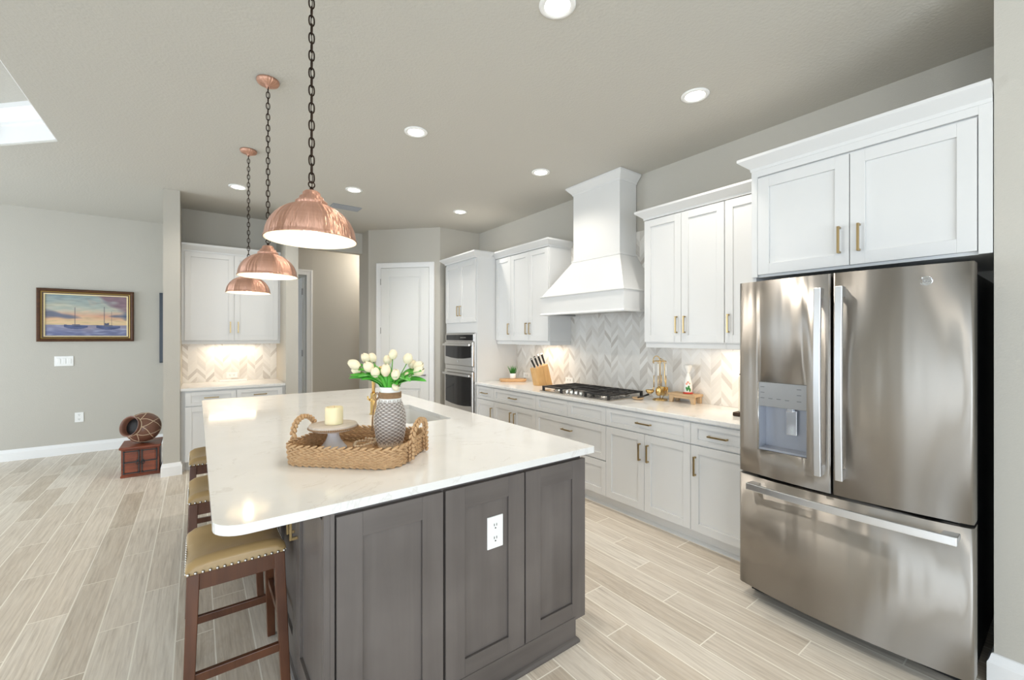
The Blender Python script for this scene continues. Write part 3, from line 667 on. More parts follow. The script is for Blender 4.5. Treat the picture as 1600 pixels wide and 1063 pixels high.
bm2 = bm; sweep(bm2, [(1.475, 4.5), (1.475, 1.472), (.345, 1.472), (.345, 2.4)], [(0, 0), (.014, 0), (.016, .010), (.010, .020), (0, .024)])
obj('base_moulding', bm2, M['island_h'], isl)
mpl = faceX(.352)
ds = [(1.50, 1.955), (1.955, 2.41), (2.50, 2.955), (2.955, 3.41), (3.50, 3.955), (3.955, 4.41)]
for k, (a, b) in enumerate(ds):
    bm = B(); shaker(bm, mpl, a, b, .11, .872, .075, .075, mi_rail=1); d = obj('door', bm, [M['island_v'], M['island_v']], isl, .0012)
    pull(d, mpl, b - .035 if k % 2 == 0 else a + .035, .73, .16, True)
mpr = lambda u, w, d: (1.53 + d, u, w)
for a, b in ((1.50, 1.95), (1.95, 2.47), (2.47, 2.89), (2.89, 3.31), (3.31, 3.9), (3.9, 4.49)):
    bm = B(); shaker(bm, mpr, a, b, .11, .872, .06, .06); d = obj('door', bm, [M['island_v'], M['island_h']], isl, .0012); pull(d, mpr, b - .035, .75, .14, True)
# countertop with rounded front-left corners and the sink opening
def rounded(x0, x1, y0, y1, rs, n=8):
    P = []
    for (cx, cy, a0, r) in ((x0 + rs[0], y0 + rs[0], PI, rs[0]), (x1 - rs[1], y0 + rs[1], 1.5 * PI, rs[1]), (x1 - rs[2], y1 - rs[2], 0, rs[2]), (x0 + rs[3], y1 - rs[3], .5 * PI, rs[3])):
        for i in range(n + 1): a = a0 + .5 * PI * i / n; P.append((cx + r * math.cos(a), cy + r * math.sin(a)))
    return P
bm = B(); outer = rounded(IX0, IX1, IY0, IY1, (.085, .008, .008, .03)); inner = rounded(SX0, SX1, SY0, SY1, (.02,) * 4)
for z in (IZ0, IZ1):
    ed = []
    for P in (outer, inner):
        vs = [bm.verts.new((x, y, z)) for x, y in P]; ed += [bm.edges.new((vs[i], vs[(i + 1) % len(vs)])) for i in range(len(vs))]
    bmesh.ops.triangle_fill(bm, edges=ed, use_beauty=True, normal=(0, 0, 1 if z == IZ1 else -1))
bm.verts.ensure_lookup_table(); N1, N2 = len(outer), len(inner); off = N1 + N2
for s, k in ((0, N1), (N1, N2)):
    for i in range(k): bm.faces.new((bm.verts[s + i], bm.verts[s + (i + 1) % k], bm.verts[off + s + (i + 1) % k], bm.verts[off + s + i]))
tag(obj('countertop', bm, M['quartz'], None, .004), 'large white quartz island countertop with a sink cut-out', 'countertop')
sk = thing('kitchen_sink', 'white undermount sink set into the island countertop', 'sink', (1.22, 2.89, .68))
bm = B(); a, b = rounded(SX0 - .004, SX1 + .004, SY0 - .004, SY1 + .004, (.03,) * 4), rounded(SX0 + .01, SX1 - .01, SY0 + .01, SY1 - .01, (.03,) * 4)
o2 = rounded(SX0 - .03, SX1 + .03, SY0 - .03, SY1 + .03, (.04,) * 4)
L = [[bm.verts.new((x, y, z)) for x, y in P] for P, z in ((o2, .70), (o2, .8985), (a, .8985), (b, .70))]
for p, q in zip(L, L[1:]):
    for i in range(len(p)): bm.faces.new((p[i], p[(i + 1) % len(p)], q[(i + 1) % len(p)], q[i])).smooth = False
bm.faces.new(L[3]); bm.faces.new(L[0][::-1]); obj('basin', bm, M['sink'], sk)
bm = B(); lathe(bm, [(.04, .7005), (.045, .703), (.03, .704)], (1.22, 2.89, 0), 24); obj('drain', bm, M['gold'], sk)
fa = thing('faucet', 'brushed gold pull-down faucet behind the wicker vase', 'faucet', (1.005, 3.0, IZ1)); fx, fy = 1.005, 3.0
bm = B(); lathe(bm, [(.028, IZ1), (.028, IZ1 + .006), (.022, IZ1 + .010), (.0215, 1.075), (.018, 1.08)], (fx, fy, 0), 24); obj('faucet_body', bm, M['gold'], fa)
bm = B(); pts = [(fx, fy, 1.06), (fx, fy, 1.185)] + [(fx + .07 - .07 * math.cos(t), fy + .03 * (1 - math.cos(t)), 1.185 + .07 * math.sin(t)) for t in [PI * i / 14 for i in range(1, 15)]] + [(fx + .14, fy + .06, 1.15)]
tube(bm, pts, .0115, 14); obj('spout', bm, M['gold'], fa)
bm = B(); cyl(bm, (fx + .14, fy + .06, 1.16), (fx + .14, fy + .06, 1.06), .016, 18); obj('spray_head', bm, M['gold'], fa)
bm = B(); cyl(bm, (fx, fy, 1.035), (fx - .03, fy - .008, 1.035), .011, 14); tube(bm, [(fx - .03, fy - .008, 1.035), (fx - .042, fy - .013, 1.040), (fx - .044, fy - .014, 1.062)], .006, 10); obj('lever', bm, M['gold'], fa)

# ------------------------------------------------------------------ cooktop
ck = thing('gas_cooktop', 'stainless gas cooktop with black grates set on the range countertop', 'cooktop', (3.13, 2.93, .914)); CZ = .914
bm = B(); box(bm, 2.87, 3.39, 2.472, 3.388, CZ + .0003, CZ + .010); obj('cooktop_plate', bm, M['steel_plain'], ck, .005)
for bx2, by2, r in ((3.01, 3.24, .045), (3.26, 3.24, .04), (3.18, 2.93, .055), (3.01, 2.62, .04), (3.26, 2.62, .045)):
    bm = B(); lathe(bm, [(r * 1.35, CZ + .010), (r * 1.3, CZ + .016), (r, CZ + .018), (r, CZ + .026)], (bx2, by2, 0), 28); bn = obj('burner', bm, M['steel_plain'], ck)
    bm = B(); lathe(bm, [(r * .9, CZ + .026), (r * .92, CZ + .032), (r * .8, CZ + .036)], (bx2, by2, 0), 28); obj('burner_cap', bm, M['black_iron'], bn)
def grate(y0, y1, x0, x1, nb=4):
    bm = B(); z0, z1 = CZ + .040, CZ + .054; w = .007
    for y in (y0, y1): box(bm, x0, x1, y - w, y + w, z0, z1)
    for x in (x0, (x0 + x1) / 2, x1): box(bm, x - w, x + w, y0, y1, z0, z1)
    for k in range(1, nb): y = y0 + (y1 - y0) * k / nb; box(bm, x0, x1, y - .005, y + .005, z0 + .003, z1)
    for x in (x0, x1):
        for y in (y0, y1): box(bm, x - .011, x + .011, y - .011, y + .011, CZ + .0102, z1 + .001)
    obj('grate', bm, M['black_iron'], ck, .002)
grate(3.10, 3.365, 2.905, 3.365); grate(2.80, 3.075, 3.04, 3.365); grate(2.495, 2.775, 2.905, 3.365)
for k in range(5):
    bm = B(); y = 2.81 + k * .062; lathe(bm, [(.021, CZ + .0102), (.021, CZ + .016), (.017, CZ + .018), (.0155, CZ + .038), (.013, CZ + .040)], (2.945, y, 0), 22); box(bm, 2.931, 2.959, y - .003, y + .003, CZ + .038, CZ + .044); obj('knob', bm, M['chrome'], ck)

# ------------------------------------------------------------------ ceiling fittings
def can(x, y, label):
    t = thing('recessed_ceiling_light', label, 'ceiling light', (x, y, H), 'recessed ceiling lights')
    bm = B(); lathe(bm, [(.062, H - .0004), (.088, H - .0004), (.086, H - .006), (.066, H - .010), (.060, H - .004)], (x, y, 0), 36)
    obj('trim_ring', bm, M['plastic'], t)
    bm = B(); lathe(bm, [(.0595, H - .0006), (.0595, H - .005), (.05, H - .006)], (x, y, 0), 36); obj('lens', bm, M['can_glow'], t)
    l = bpy.data.lights.new('can_beam', 'SPOT'); l.energy = CAN_POWER; l.color = CAN_WARM; l.spot_size = math.radians(140); l.spot_blend = .7; l.shadow_soft_size = .06
    o = bpy.data.objects.new('can_beam', l); o.location = (x, y, H - .02); COL.objects.link(o)
can(1.373, 1.491, 'largest recessed ceiling light, cut by the top edge of the photo')
can(2.604, 1.514, 'recessed ceiling light right of all others, nearest the refrigerator cabinet')
can(1.35, 3.056, 'recessed ceiling light at middle height between largest pendant chain and range hood')
can(2.635, 3.094, 'recessed ceiling light in front of the range hood chimney')
can(1.351, 4.65, 'recessed ceiling light directly above the ceiling air vent')
can(2.656, 4.674, 'small recessed ceiling light nearest the oven cabinet corner')
can(.35, 5.282, 'leftmost recessed ceiling light, beside the farthest pendant chain')
vt = thing('ceiling_vent', 'grey rectangular air vent in the ceiling behind the nearest pendant', 'vent', (1.455, 5.34, H))
bm = B()
for a, b, c, d in ((1.285, 1.62, 5.25, 5.268), (1.285, 1.62, 5.412, 5.43), (1.285, 1.303, 5.268, 5.412), (1.602, 1.62, 5.268, 5.412)): box(bm, a, b, c, d, H - .008, H - .0004)
obj('frame', bm, M['vent'], vt, .001)
bm = B(); box(bm, 1.303, 1.602, 5.268, 5.412, H - .002, H - .0005); obj('backing', bm, M['dark_gap'], vt)
for k in range(7):
    bm = B(); y = 5.278 + k * .0205; prism(bm, [(y, H - .003), (y + .002, H - .002), (y + .016, H - .008), (y + .014, H - .009)], 'x', 1.303, 1.602); obj('slat', bm, M['vent'], vt)

# ------------------------------------------------------------------ copper pendants
PR = .160
def make_pendant(label):
    r = thing('pendant_lamp', label, 'pendant lamp', (0, 0, 0), 'copper dome pendants over the island')
    zr = 1.85
    dome = [(PR * math.cos(t) ** .9 if t < PI / 2 else 0, .135 * math.sin(t) ** 1.05) for t in [math.radians(a) for a in (0, 6, 13, 21, 30, 39, 48, 57, 65, 71.5)]]
    bm = B(); pf = [(PR + .004, zr - .004), (PR + .004, zr + .001), (PR + .0005, zr + .004)] + [(a + .0005, zr + b + .002) for a, b in dome[1:]]
    lathe(bm, pf, seg=56, cap=False); obj('shade', bm, M['copper'], r)
    bm = B(); pin = [(PR + .002, zr - .0045)] + [(a - .003, zr + b - .002) for a, b in dome]
    rings = []
    for q, z in pin: rings.append([bm.verts.new((q * math.cos(2 * PI * i / 56), q * math.sin(2 * PI * i / 56), z)) for i in range(56)])
    for a, b in zip(rings, rings[1:]):
        for i in range(56): bm.faces.new((a[i], a[(i + 1) % 56], b[(i + 1) % 56], b[i])).smooth = True
    bm.faces.new(rings[-1]); obj('shade_lining', bm, M['lining'], r)
    zt = zr + .132
    bm = B(); lathe(bm, [(.056, zt - .006), (.057, zt + .010), (.049, zt + .016), (.046, zt + .017), (.042, zt + .029), (.033, zt + .033), (.031, zt + .046), (.024, zt + .052), (.012, zt + .054)], seg=40); obj('cap', bm, M['copper'], r)
    bm = B(); cyl(bm, (0, 0, zt + .052), (0, 0, zt + .068), .007, 14); tube(bm, [(.011 * math.cos(t), 0, zt + .078 + .012 * math.sin(t)) for t in [2 * PI * i / 16 for i in range(16)]], .0025, 8, closed=True); obj('hanging_loop', bm, M['bronze'], r)
    bm = B(); cyl(bm, (0, 0, zt - .004), (0, 0, zr + .075), .018, 18); obj('socket', bm, M['lining'], r)
    bm = B(); lathe(bm, [(.010, zr + .078), (.013, zr + .070), (.024, zr + .052), (.030, zr + .034), (.028, zr + .018), (.017, zr + .006), (.004, zr + .002)], seg=24); obj('bulb', bm, M['bulb_glow'], r)
    bm = B(); z = zt + .088; k = 0
    while z < H - .062:
        a = (k % 2) * PI / 2; ca, sa = math.cos(a), math.sin(a); hl, hw = .0200, .0095
        pts = []
        for i in range(14):
            t = 2 * PI * i / 14; u = hw * math.copysign(abs(math.cos(t)) ** .8, math.cos(t)); v = hl * math.copysign(abs(math.sin(t)) ** .8, math.sin(t)); pts.append((u * ca, u * sa, z + .0165 + v))
        tube(bm, pts, .0028, 6, closed=True); z += .0335; k += 1
    tube(bm, [(.003 * math.sin(i * .9), .003 * math.cos(i * 1.3), zt + .06 + (H - .04 - zt - .06) * i / 40) for i in range(41)], .0016, 6)
    obj('chain', bm, M['bronze'], r)
    bm = B(); lathe(bm, [(.062, H - .0005), (.063, H - .010), (.058, H - .020), (.040, H - .030), (.016, H - .034), (.010, H - .038), (.009, H - .050), (.004, H - .052)], seg=40); obj('canopy', bm, M['copper'], r)
    return r
p1 = make_pendant('copper dome pendant nearest the camera, its canopy out of frame')
p1.location = (.355, 1.77, 0)
PEND = [(.355, 1.77)]
for y, lb in ((2.985, 'middle copper dome pendant hanging over the island'), (4.20, 'farthest and smallest-looking copper dome pendant in front of the nook cabinet')):
    dup(p1, (.352, y, 0), lb, 'copper dome pendants over the island'); PEND.append((.352, y))
for x, y in PEND:
    l = bpy.data.lights.new('pendant_bulb', 'POINT'); l.energy = BULB_POWER; l.color = (1, .82, .58); l.shadow_soft_size = .03
    o = bpy.data.objects.new('pendant_bulb', l); o.location = (x, y, 1.846); COL.objects.link(o)

# ------------------------------------------------------------------ stools
def make_stool(label):
    r = thing('counter_stool', label, 'stool', (0, 0, 0), 'saddle-seat counter stools along the island')
    hx, hy = .166, .19; zt = .575
    # saddle cushion: dips along y
    bm = B(); nx, ny = 12, 22; V = {}
    def top(u, v): return .612 + .036 * abs(v) ** 2.0 - .012 * abs(u) ** 3 - (.030 * max(0, (abs(v) - .80) / .20) ** 2) - (.012 * max(0, (abs(u) - .80) / .2) ** 2)
    for i in range(nx + 1):
        for j in range(ny + 1):
            u, v = -1 + 2 * i / nx, -1 + 2 * j / ny
            V[i, j] = bm.verts.new((u * hx, v * hy, top(u, v)))
    for i in range(nx):
        for j in range(ny): bm.faces.new((V[i, j], V[i + 1, j], V[i + 1, j + 1], V[i, j + 1])).smooth = True
    border = [(i, 0) for i in range(nx)] + [(nx, j) for j in range(ny)] + [(i, ny) for i in range(nx, 0, -1)] + [(0, j) for j in range(ny, 0, -1)]
    low = [bm.verts.new((V[k].co.x * 1.03, V[k].co.y * 1.03, zt + .006)) for k in border]
    for a in range(len(border)):
        b = (a + 1) % len(border); bm.faces.new((V[border[a]], low[a], low[b], V[border[b]])).smooth = False
    bm.faces.new(low); obj('seat_cushion', bm, M['leather'], r, .012, 3)
    bm = B(); h2x, h2y = hx * 1.03, hy * 1.03
    for s in (-1, 1):
        for k in range(15): blob(bm, (-h2x + 2 * h2x * (k + .5) / 15, s * (h2y + .0015), zt + .013), (.0062, .0045, .0062), seg=8, rings=5)
        for k in range(17): blob(bm, (s * (h2x - .0035), -h2y + 2 * h2y * (k + .5) / 17, zt + .013), (.0040, .0062, .0062), seg=8, rings=5)
    obj('nailhead_trim', bm, M['steel_plain'], r)
    bm = B(); a, b = hx - .004, hy - .004; w = .022
    for s in (-1, 1): box(bm, -a + .02, a - .02, s * b - (w if s > 0 else 0), s * b + (0 if s > 0 else w), zt - .058, zt + .006); box(bm, s * a - (w if s > 0 else 0), s * a + (0 if s > 0 else w), -b + .02, b - .02, zt - .058, zt + .006)
    obj('apron', bm, M['stool_wood'], r, .002)
    def corner(sx, sy, z):
        t = (zt - z) / zt; return (sx * (a - .019 + .020 * t), sy * (b - .019 + .052 * t))
    for sx in (-1, 1):
        for sy in (-1, 1):
            bm = B(); q = .020; (x1, y1), (x0, y0) = corner(sx, sy, zt), corner(sx, sy, 0)
            lo = [bm.verts.new((x0 + i * q * .85, y0 + j * q * .85, .003)) for i, j in ((-1, -1), (1, -1), (1, 1), (-1, 1))]; hi = [bm.verts.new((x1 + i * q, y1 + j * q, zt + .005)) for i, j in ((-1, -1), (1, -1), (1, 1), (-1, 1))]
            bm.faces.new(lo[::-1]); bm.faces.new(hi)
            for i in range(4): bm.faces.new((lo[i], lo[(i + 1) % 4], hi[(i + 1) % 4], hi[i]))
            lg = obj('leg', bm, M['stool_wood'], r, .003)
            bm = B(); cyl(bm, (x0, y0, 0), (x0, y0, .004), .011, 12); obj('foot_glide', bm, M['plastic'], lg)
    for s in (-1, 1):
        bm = B(); z = .20; p, q = corner(-1, s, z), corner(1, s, z); box(bm, p[0], q[0], p[1] - .010, p[1] + .010, z - .017, z + .017); obj('stretcher', bm, M['stool_wood'], r, .002)
        bm = B(); z = .29; p, q = corner(s, -1, z), corner(s, 1, z); box(bm, p[0] - .009, p[0] + .009, p[1], q[1], z - .015, z + .015); obj('stretcher', bm, M['stool_wood'], r, .002)
    return r
st = make_stool('tan leather saddle stool nearest the camera under the island corner'); st.location = (.134, 2.185, 0)
dup(st, (.131, 3.03, 0), 'middle tan leather saddle stool, mostly behind the nearest stool', 'saddle-seat counter stools along the island')
dup(st, (.126, 3.87, 0), 'farthest tan leather saddle stool, next to the nook cabinet', 'saddle-seat counter stools along the island')

# ------------------------------------------------------------------ basket tray on the island
TU = Vector((.716, -.698, 0)); TV = Vector((.698, .716, 0)); TC = Vector((.6125, 2.003, IZ1))
def T(u, v, z=0.0): return TC + TU * u + TV * v + Vector((0, 0, z))
bk = thing('woven_tray', 'braided seagrass tray with two arched handles on the island', 'tray', tuple(TC))
def rr_path(hx, hy, r, step):
    P = []
    def seg(a, b):
        L = math.dist(a, b); n = max(1, int(L / step)); P.extend([(a[0] + (b[0] - a[0]) * i / n, a[1] + (b[1] - a[1]) * i / n) for i in range(n)])
    def arc(cx, cy, a0):
        n = max(2, int(r * PI / 2 / step)); P.extend([(cx + r * math.cos(a0 + PI / 2 * i / n), cy + r * math.sin(a0 + PI / 2 * i / n)) for i in range(n)])
    seg((-hx + r, -hy), (hx - r, -hy)); arc(hx - r, -hy + r, -PI / 2); seg((hx, -hy + r), (hx, hy - r)); arc(hx - r, hy - r, 0); seg((hx - r, hy), (-hx + r, hy)); arc(-hx + r, hy - r, PI / 2); seg((-hx, hy - r), (-hx, -hy + r)); arc(-hx + r, -hy + r, PI)
    return P
rnd = random.Random(3)
def braid(bm, pts, th, tilt=.55, closed=True, side=None):
    """a plait: two rows of overlapping leaf-shaped strands along a path"""
    n = len(pts)
    for i in range(n if closed else n - 1):
        p = Vector(pts[i]); q = Vector(pts[(i + 1) % n]); t = (q - p).normalized(); L = (q - p).length
        up = side[i] if side else Vector((0, 0, 1)); out = t.cross(up).normalized()
        for s in (-1, 1):
            d = (t + up * s * tilt).normalized(); o2 = d.cross(out).normalized()
            R = Matrix((out, o2, d)).transposed()
            blob(bm, p + (q - p) * (.25 if s > 0 else .75) + up * s * th * .31 + out * rnd.uniform(-.0008, .0008), (th * .58, th * .34, L * .62), R, 7, 5)
for k in range(4):
    z = .0130 + k * .0218; g = .002 * k
    bm = B(); P = [T(u, v, z) for u, v in rr_path(.257 + g, .205 + g, .090, .029)]
    braid(bm, P, .0158 if k else .0175, .36); obj('woven_coil', bm, M['seagrass'], bk)
bm = B(); prism(bm, [tuple((T(u, v))[:2]) for u, v in rr_path(.253, .201, .085, .03)], 'z', IZ1 + .001, IZ1 + .012); sweep(bm, [tuple((T(u, v))[:2]) for u, v in rr_path(.258, .206, .09, .03)], [(-.003, IZ1 + .004), (.003, IZ1 + .004), (.001, IZ1 + .078), (-.005, IZ1 + .078)], closed=True); obj('tray_base', bm, M['seagrass'], bk)
for s in (-1, 1):
    bm = B()
    P = [T(s * (.278 + .010 * math.sin(PI * i / 13)), .088 * math.cos(PI * i / 13), .078 + .092 * max(0, math.sin(PI * i / 13)) ** .8) for i in range(14)]
    P = [T(s * .280, .090, .010 + .017 * i) for i in range(4)] + P + [T(s * .280, -.090, .061 - .017 * i) for i in range(4)]
    braid(bm, P, .0210, .42, False, [TU] * len(P)); obj('handle', bm, M['seagrass'], bk)

bg = thing('bead_garland', 'string of pale wooden beads coiled inside the braided tray', 'garland', tuple(T(.0, .0, .014)))
bm = B(); gp = []
for i in range(70):
    t = i / 69 * 2.0 * PI * 1.35; rr = .075 + .012 * math.sin(3 * t)
    gp.append(T(-.034 + rr * .62 * math.cos(t) + .006 * i / 69, .095 + rr * .85 * math.sin(t), .0225 + .016 * i / 69))
acc = 0; last = gp[0]; beads = [gp[0]]
for p in gp[1:]:
    if (p - beads[-1]).length > .0125: beads.append(p)
for p in beads: blob(bm, p, (.0068, .0068, .0068), None, 10, 7)
tube(bm, beads, .0022, 6)
obj('bead_strand', bm, M['bead'], bg)

cs = thing('cake_stand', 'whitewashed wooden pedestal stand with beaded rim in the tray', 'pedestal stand', (.525, 2.14, .943)); sx, sy = .525, 2.14
bm = B(); lathe(bm, [(.060, .9425), (.061, .950), (.052, .960), (.034, .985), (.026, 1.005), (.025, 1.015), (.034, 1.030)], (sx, sy, 0), 40); obj('pedestal', bm, plain('pale_blue_white_paint', lin(218, 220, 226), .5), cs)
bm = B(); lathe(bm, [(.035, 1.028), (.090, 1.034), (.104, 1.040), (.109, 1.050), (.108, 1.058), (.106, 1.061), (.02, 1.0612)], (sx, sy, 0), 56); obj('plate', bm, M['plate_wood'], cs)
bm = B()
for i in range(72): a = 2 * PI * i / 72; blob(bm, (sx + .1085 * math.cos(a), sy + .1085 * math.sin(a), 1.047), (.0048,) * 3, None, 8, 5)
obj('beaded_rim', bm, M['twine'], cs)
cd = thing('pillar_candle', 'ivory pillar candle standing on the pedestal stand', 'candle', (sx + .003, sy, 1.0615))
bm = B(); lathe(bm, [(.0395, 1.0616), (.0405, 1.064), (.0405, 1.137), (.037, 1.142), (.030, 1.140), (.012, 1.137)], (sx + .003, sy, 0), 40); obj('wax_body', bm, M['wax'], cd)
bm = B(); tube(bm, [(sx + .003, sy, 1.136), (sx + .004, sy, 1.142), (sx + .002, sy, 1.149)], .0014, 6); obj('wick', bm, M['bead'], cd)

# ------------------------------------------------------------------ vase and tulips
vx, vy = .758, 2.018
vs = thing('wicker_vase', 'white bottle vase wrapped in grey wicker inside the tray', 'vase', (vx, vy, .943))
bm = B(); lathe(bm, [(.050, 1.170), (.0475, 1.20), (.0475, 1.222), (.051, 1.233), (.049, 1.235), (.044, 1.232), (.043, 1.21), (.043, 1.16)], (vx, vy, 0), 40); lathe(bm, [(.05, .943), (.058, .947), (.068, 1.05), (.069, 1.09), (.055, 1.15), (.047, 1.19), (.02, 1.19)], (vx, vy, 0), 32); obj('ceramic_bottle', bm, M['white_ceramic'], vs)
prof = [(.046, .9435), (.055, .95), (.062, .97), (.068, 1.0), (.0725, 1.035), (.074, 1.065), (.0735, 1.09), (.070, 1.115), (.063, 1.14), (.055, 1.16), (.050, 1.175)]
def pr(z):
    for (r0, z0), (r1, z1) in zip(prof, prof[1:]):
        if z <= z1: return r0 + (r1 - r0) * (z - z0) / (z1 - z0)
    return prof[-1][0]
bm = B(); rows = 27; per = 5; pf = []
for i in range(rows * per + 1): z = .9436 + (1.174 - .9436) * i / (rows * per); pf.append((pr(z), z))
def wv(r, z, a):
    k = (z - .9436) / (1.174 - .9436) * rows; row = math.floor(k + 1e-6); f = k - row
    return r + .0024 * abs(math.sin(PI * f)) ** .5 * (1 + .95 * math.sin(15 * a + PI * row)) - .002
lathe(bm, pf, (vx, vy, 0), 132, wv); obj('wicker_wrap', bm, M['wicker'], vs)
bm = B()
for k in range(5): tube(bm, [(vx + .0505 * math.cos(2 * PI * i / 30), vy + .0505 * math.sin(2 * PI * i / 30), 1.183 + .0058 * k) for i in range(30)], .0032, 8, closed=True)
tl = Vector((-.8033, .5955, 0)); tn = Vector((-.5955, -.8033, 0))
k0 = Vector((vx, vy, 1.19)) + tl * .050 + tn * .012
for w in (0, 1):
    tube(bm, [k0, k0 + tl * .012 - Vector((0, 0, .015)), k0 + tl * (.020 + .006 * w) - Vector((0, 0, .05)), k0 + tl * (.030 + .004 * w) - Vector((0, 0, .10 + .01 * w)), k0 + tl * (.030 + .006 * w) - Vector((0, 0, .17))], .0022, 7)
    tube(bm, [k0 + (tl * math.cos(t) * .014 + tl * .014) * (1 if w else .8) + Vector((0, 0, .016 * math.sin(t) - .004 * w)) + tn * .006 * w for t in [2 * PI * i / 14 for i in range(14)]], .002, 7, closed=True)
blob(bm, k0, (.006, .006, .006)); obj('twine_bow', bm, M['twine'], vs)

def rotz_to(d):
    d = Vector(d).normalized(); return d.to_track_quat('Z', 'Y').to_matrix()
def make_bloom(bm, base, d, L, R, seed):
    """closed tulip: three outer and three inner overlapping petals"""
    Rm = rotz_to(d); rn = random.Random(seed)
    for layer in (0, 1):
        for k in range(3):
            a0 = 2 * PI * k / 3 + layer * PI / 3 + rn.uniform(-.15, .15); ro = R * (1.0 if layer == 0 else .9); V = []
            nu, nv = 6, 9
            for j in range(nv + 1):
                t = j / nv; w = 1.28 * math.sin(PI * min(.999, .06 + .94 * t) ** .8) ** .55 if t < .999 else .02
                w = 1.25 * (math.sin(PI * (t * .86 + .10))) ** .7
                prof_r = ro * (math.sin(PI * (t * .80 + .12))) ** .75
                row = []
                for i in range(nu + 1):
                    s = -1 + 2 * i / nu; a = a0 + s * w * (1 - .15 * t)
                    rr = prof_r * (1 + .05 * (1 - s * s)) + .0006 * layer
                    v = Rm @ Vector((rr * math.cos(a), rr * math.sin(a), L * (t - .06 * s * s * t)))
                    row.append(bm.verts.new(Vector(base) + v))
                V.append(row)
            for j in range(nv):
                for i in range(nu): bm.faces.new((V[j][i], V[j][i + 1], V[j + 1][i + 1], V[j + 1][i])).smooth = True
def make_leaf(bm, pts, width, nrm):
    pts = [Vector(p) for p in pts]; fine = []
    n = 14
    for i in range(n + 1):
        t = i / n * (len(pts) - 1); k = min(int(t), len(pts) - 2); f = t - k
        p0, p1, p2, p3 = pts[max(k - 1, 0)], pts[k], pts[k + 1], pts[min(k + 2, len(pts) - 1)]
        fine.append(.5 * ((2 * p1) + (p2 - p0) * f + (2 * p0 - 5 * p1 + 4 * p2 - p3) * f * f + (3 * p1 - p0 - 3 * p2 + p3) * f ** 3))
    rows = []
    for i, p in enumerate(fine):
        t = i / n; tg = (fine[min(i + 1, n)] - fine[max(i - 1, 0)]).normalized(); sd = tg.cross(Vector(nrm)).normalized(); up = sd.cross(tg).normalized()
        w = width * (math.sin(PI * min(1, .08 + t * .90)) ** .75) * (1 if t < .98 else .15)
        rows.append([bm.verts.new(p + sd * w * s + up * (abs(s) ** 1.5) * w * .45) for s in (-1, -.5, 0, .5, 1)] + [bm.verts.new(p + sd * w * s + up * (abs(s) ** 1.5 * w * .45 - .0012)) for s in (.96, .5, 0, -.5, -.96)])
    for a, b in zip(rows, rows[1:]):
        for k in range(10): bm.faces.new((a[k], a[(k + 1) % 10], b[(k + 1) % 10], b[k])).smooth = True
    bm.faces.new(rows[0]); bm.faces.new(rows[-1][::-1])
CR = Vector((.8033, -.5955, 0)); CF = Vector((.5955, .8033, 0)); UP = Vector((0, 0, 1)); MOUTH = Vector((vx, vy, 1.225))
PX = .00314
TUL = [  # right, up (metres from the vase mouth centre), towards depth, tilt right, tilt up, length, label
 (-.152, .122, -.03, -1.0, .55, .062, 'leftmost large cream tulip, lying far out over the tray'),
 (-.128, .150, .04, -.6, .8, .050, 'cream tulip behind and just above the leftmost large tulip'),
 (-.104, .150, .06, -.35, 1, .050, 'cream tulip second at the upper left, half behind a larger bloom'),
 (-.080, .112, -.05, -.75, .8, .054, 'cream tulip with pinkish face right of the leftmost large tulip'),
 (-.047, .088, -.07, -.25, 1, .048, 'low cream tulip facing forward left of the vase centre line'),
 (-.027, .140, .05, -.1, 1, .048, 'upright cream tulip standing just left of the topmost one'),
 (.004, .168, .03, .05, 1, .050, 'topmost cream tulip, standing straight above the vase'),
 (-.005, .098, -.06, .05, 1, .060, 'long cream tulip in front, directly over the vase neck'),
 (.044, .078, -.07, .15, 1, .050, 'low rounded cream tulip facing forward right of the vase neck'),
 (.076, .148, .03, .2, 1, .054, 'tallest cream tulip on the right side in front of the door'),
 (.090, .118, .06, .3, 1, .046, 'cream tulip tucked just behind the tallest one on the right'),
 (.124, .112, .02, .9, .7, .052, 'cream tulip leaning right, upper one of the right-hand pair'),
 (.136, .090, -.03, .95, .6, .054, 'cream tulip leaning right, lower one of the right-hand pair'),
 (-.160, .086, .02, -1, .25, .050, 'small cream tulip drooping under the leftmost large tulip'),
 (.082, .062, .00, .7, .6, .036, 'small half-hidden cream tulip bud among the right-hand leaves'),
 (.036, .012, -.052, .5, .35, .030, 'small pale tulip bud resting low against the vase rim')]
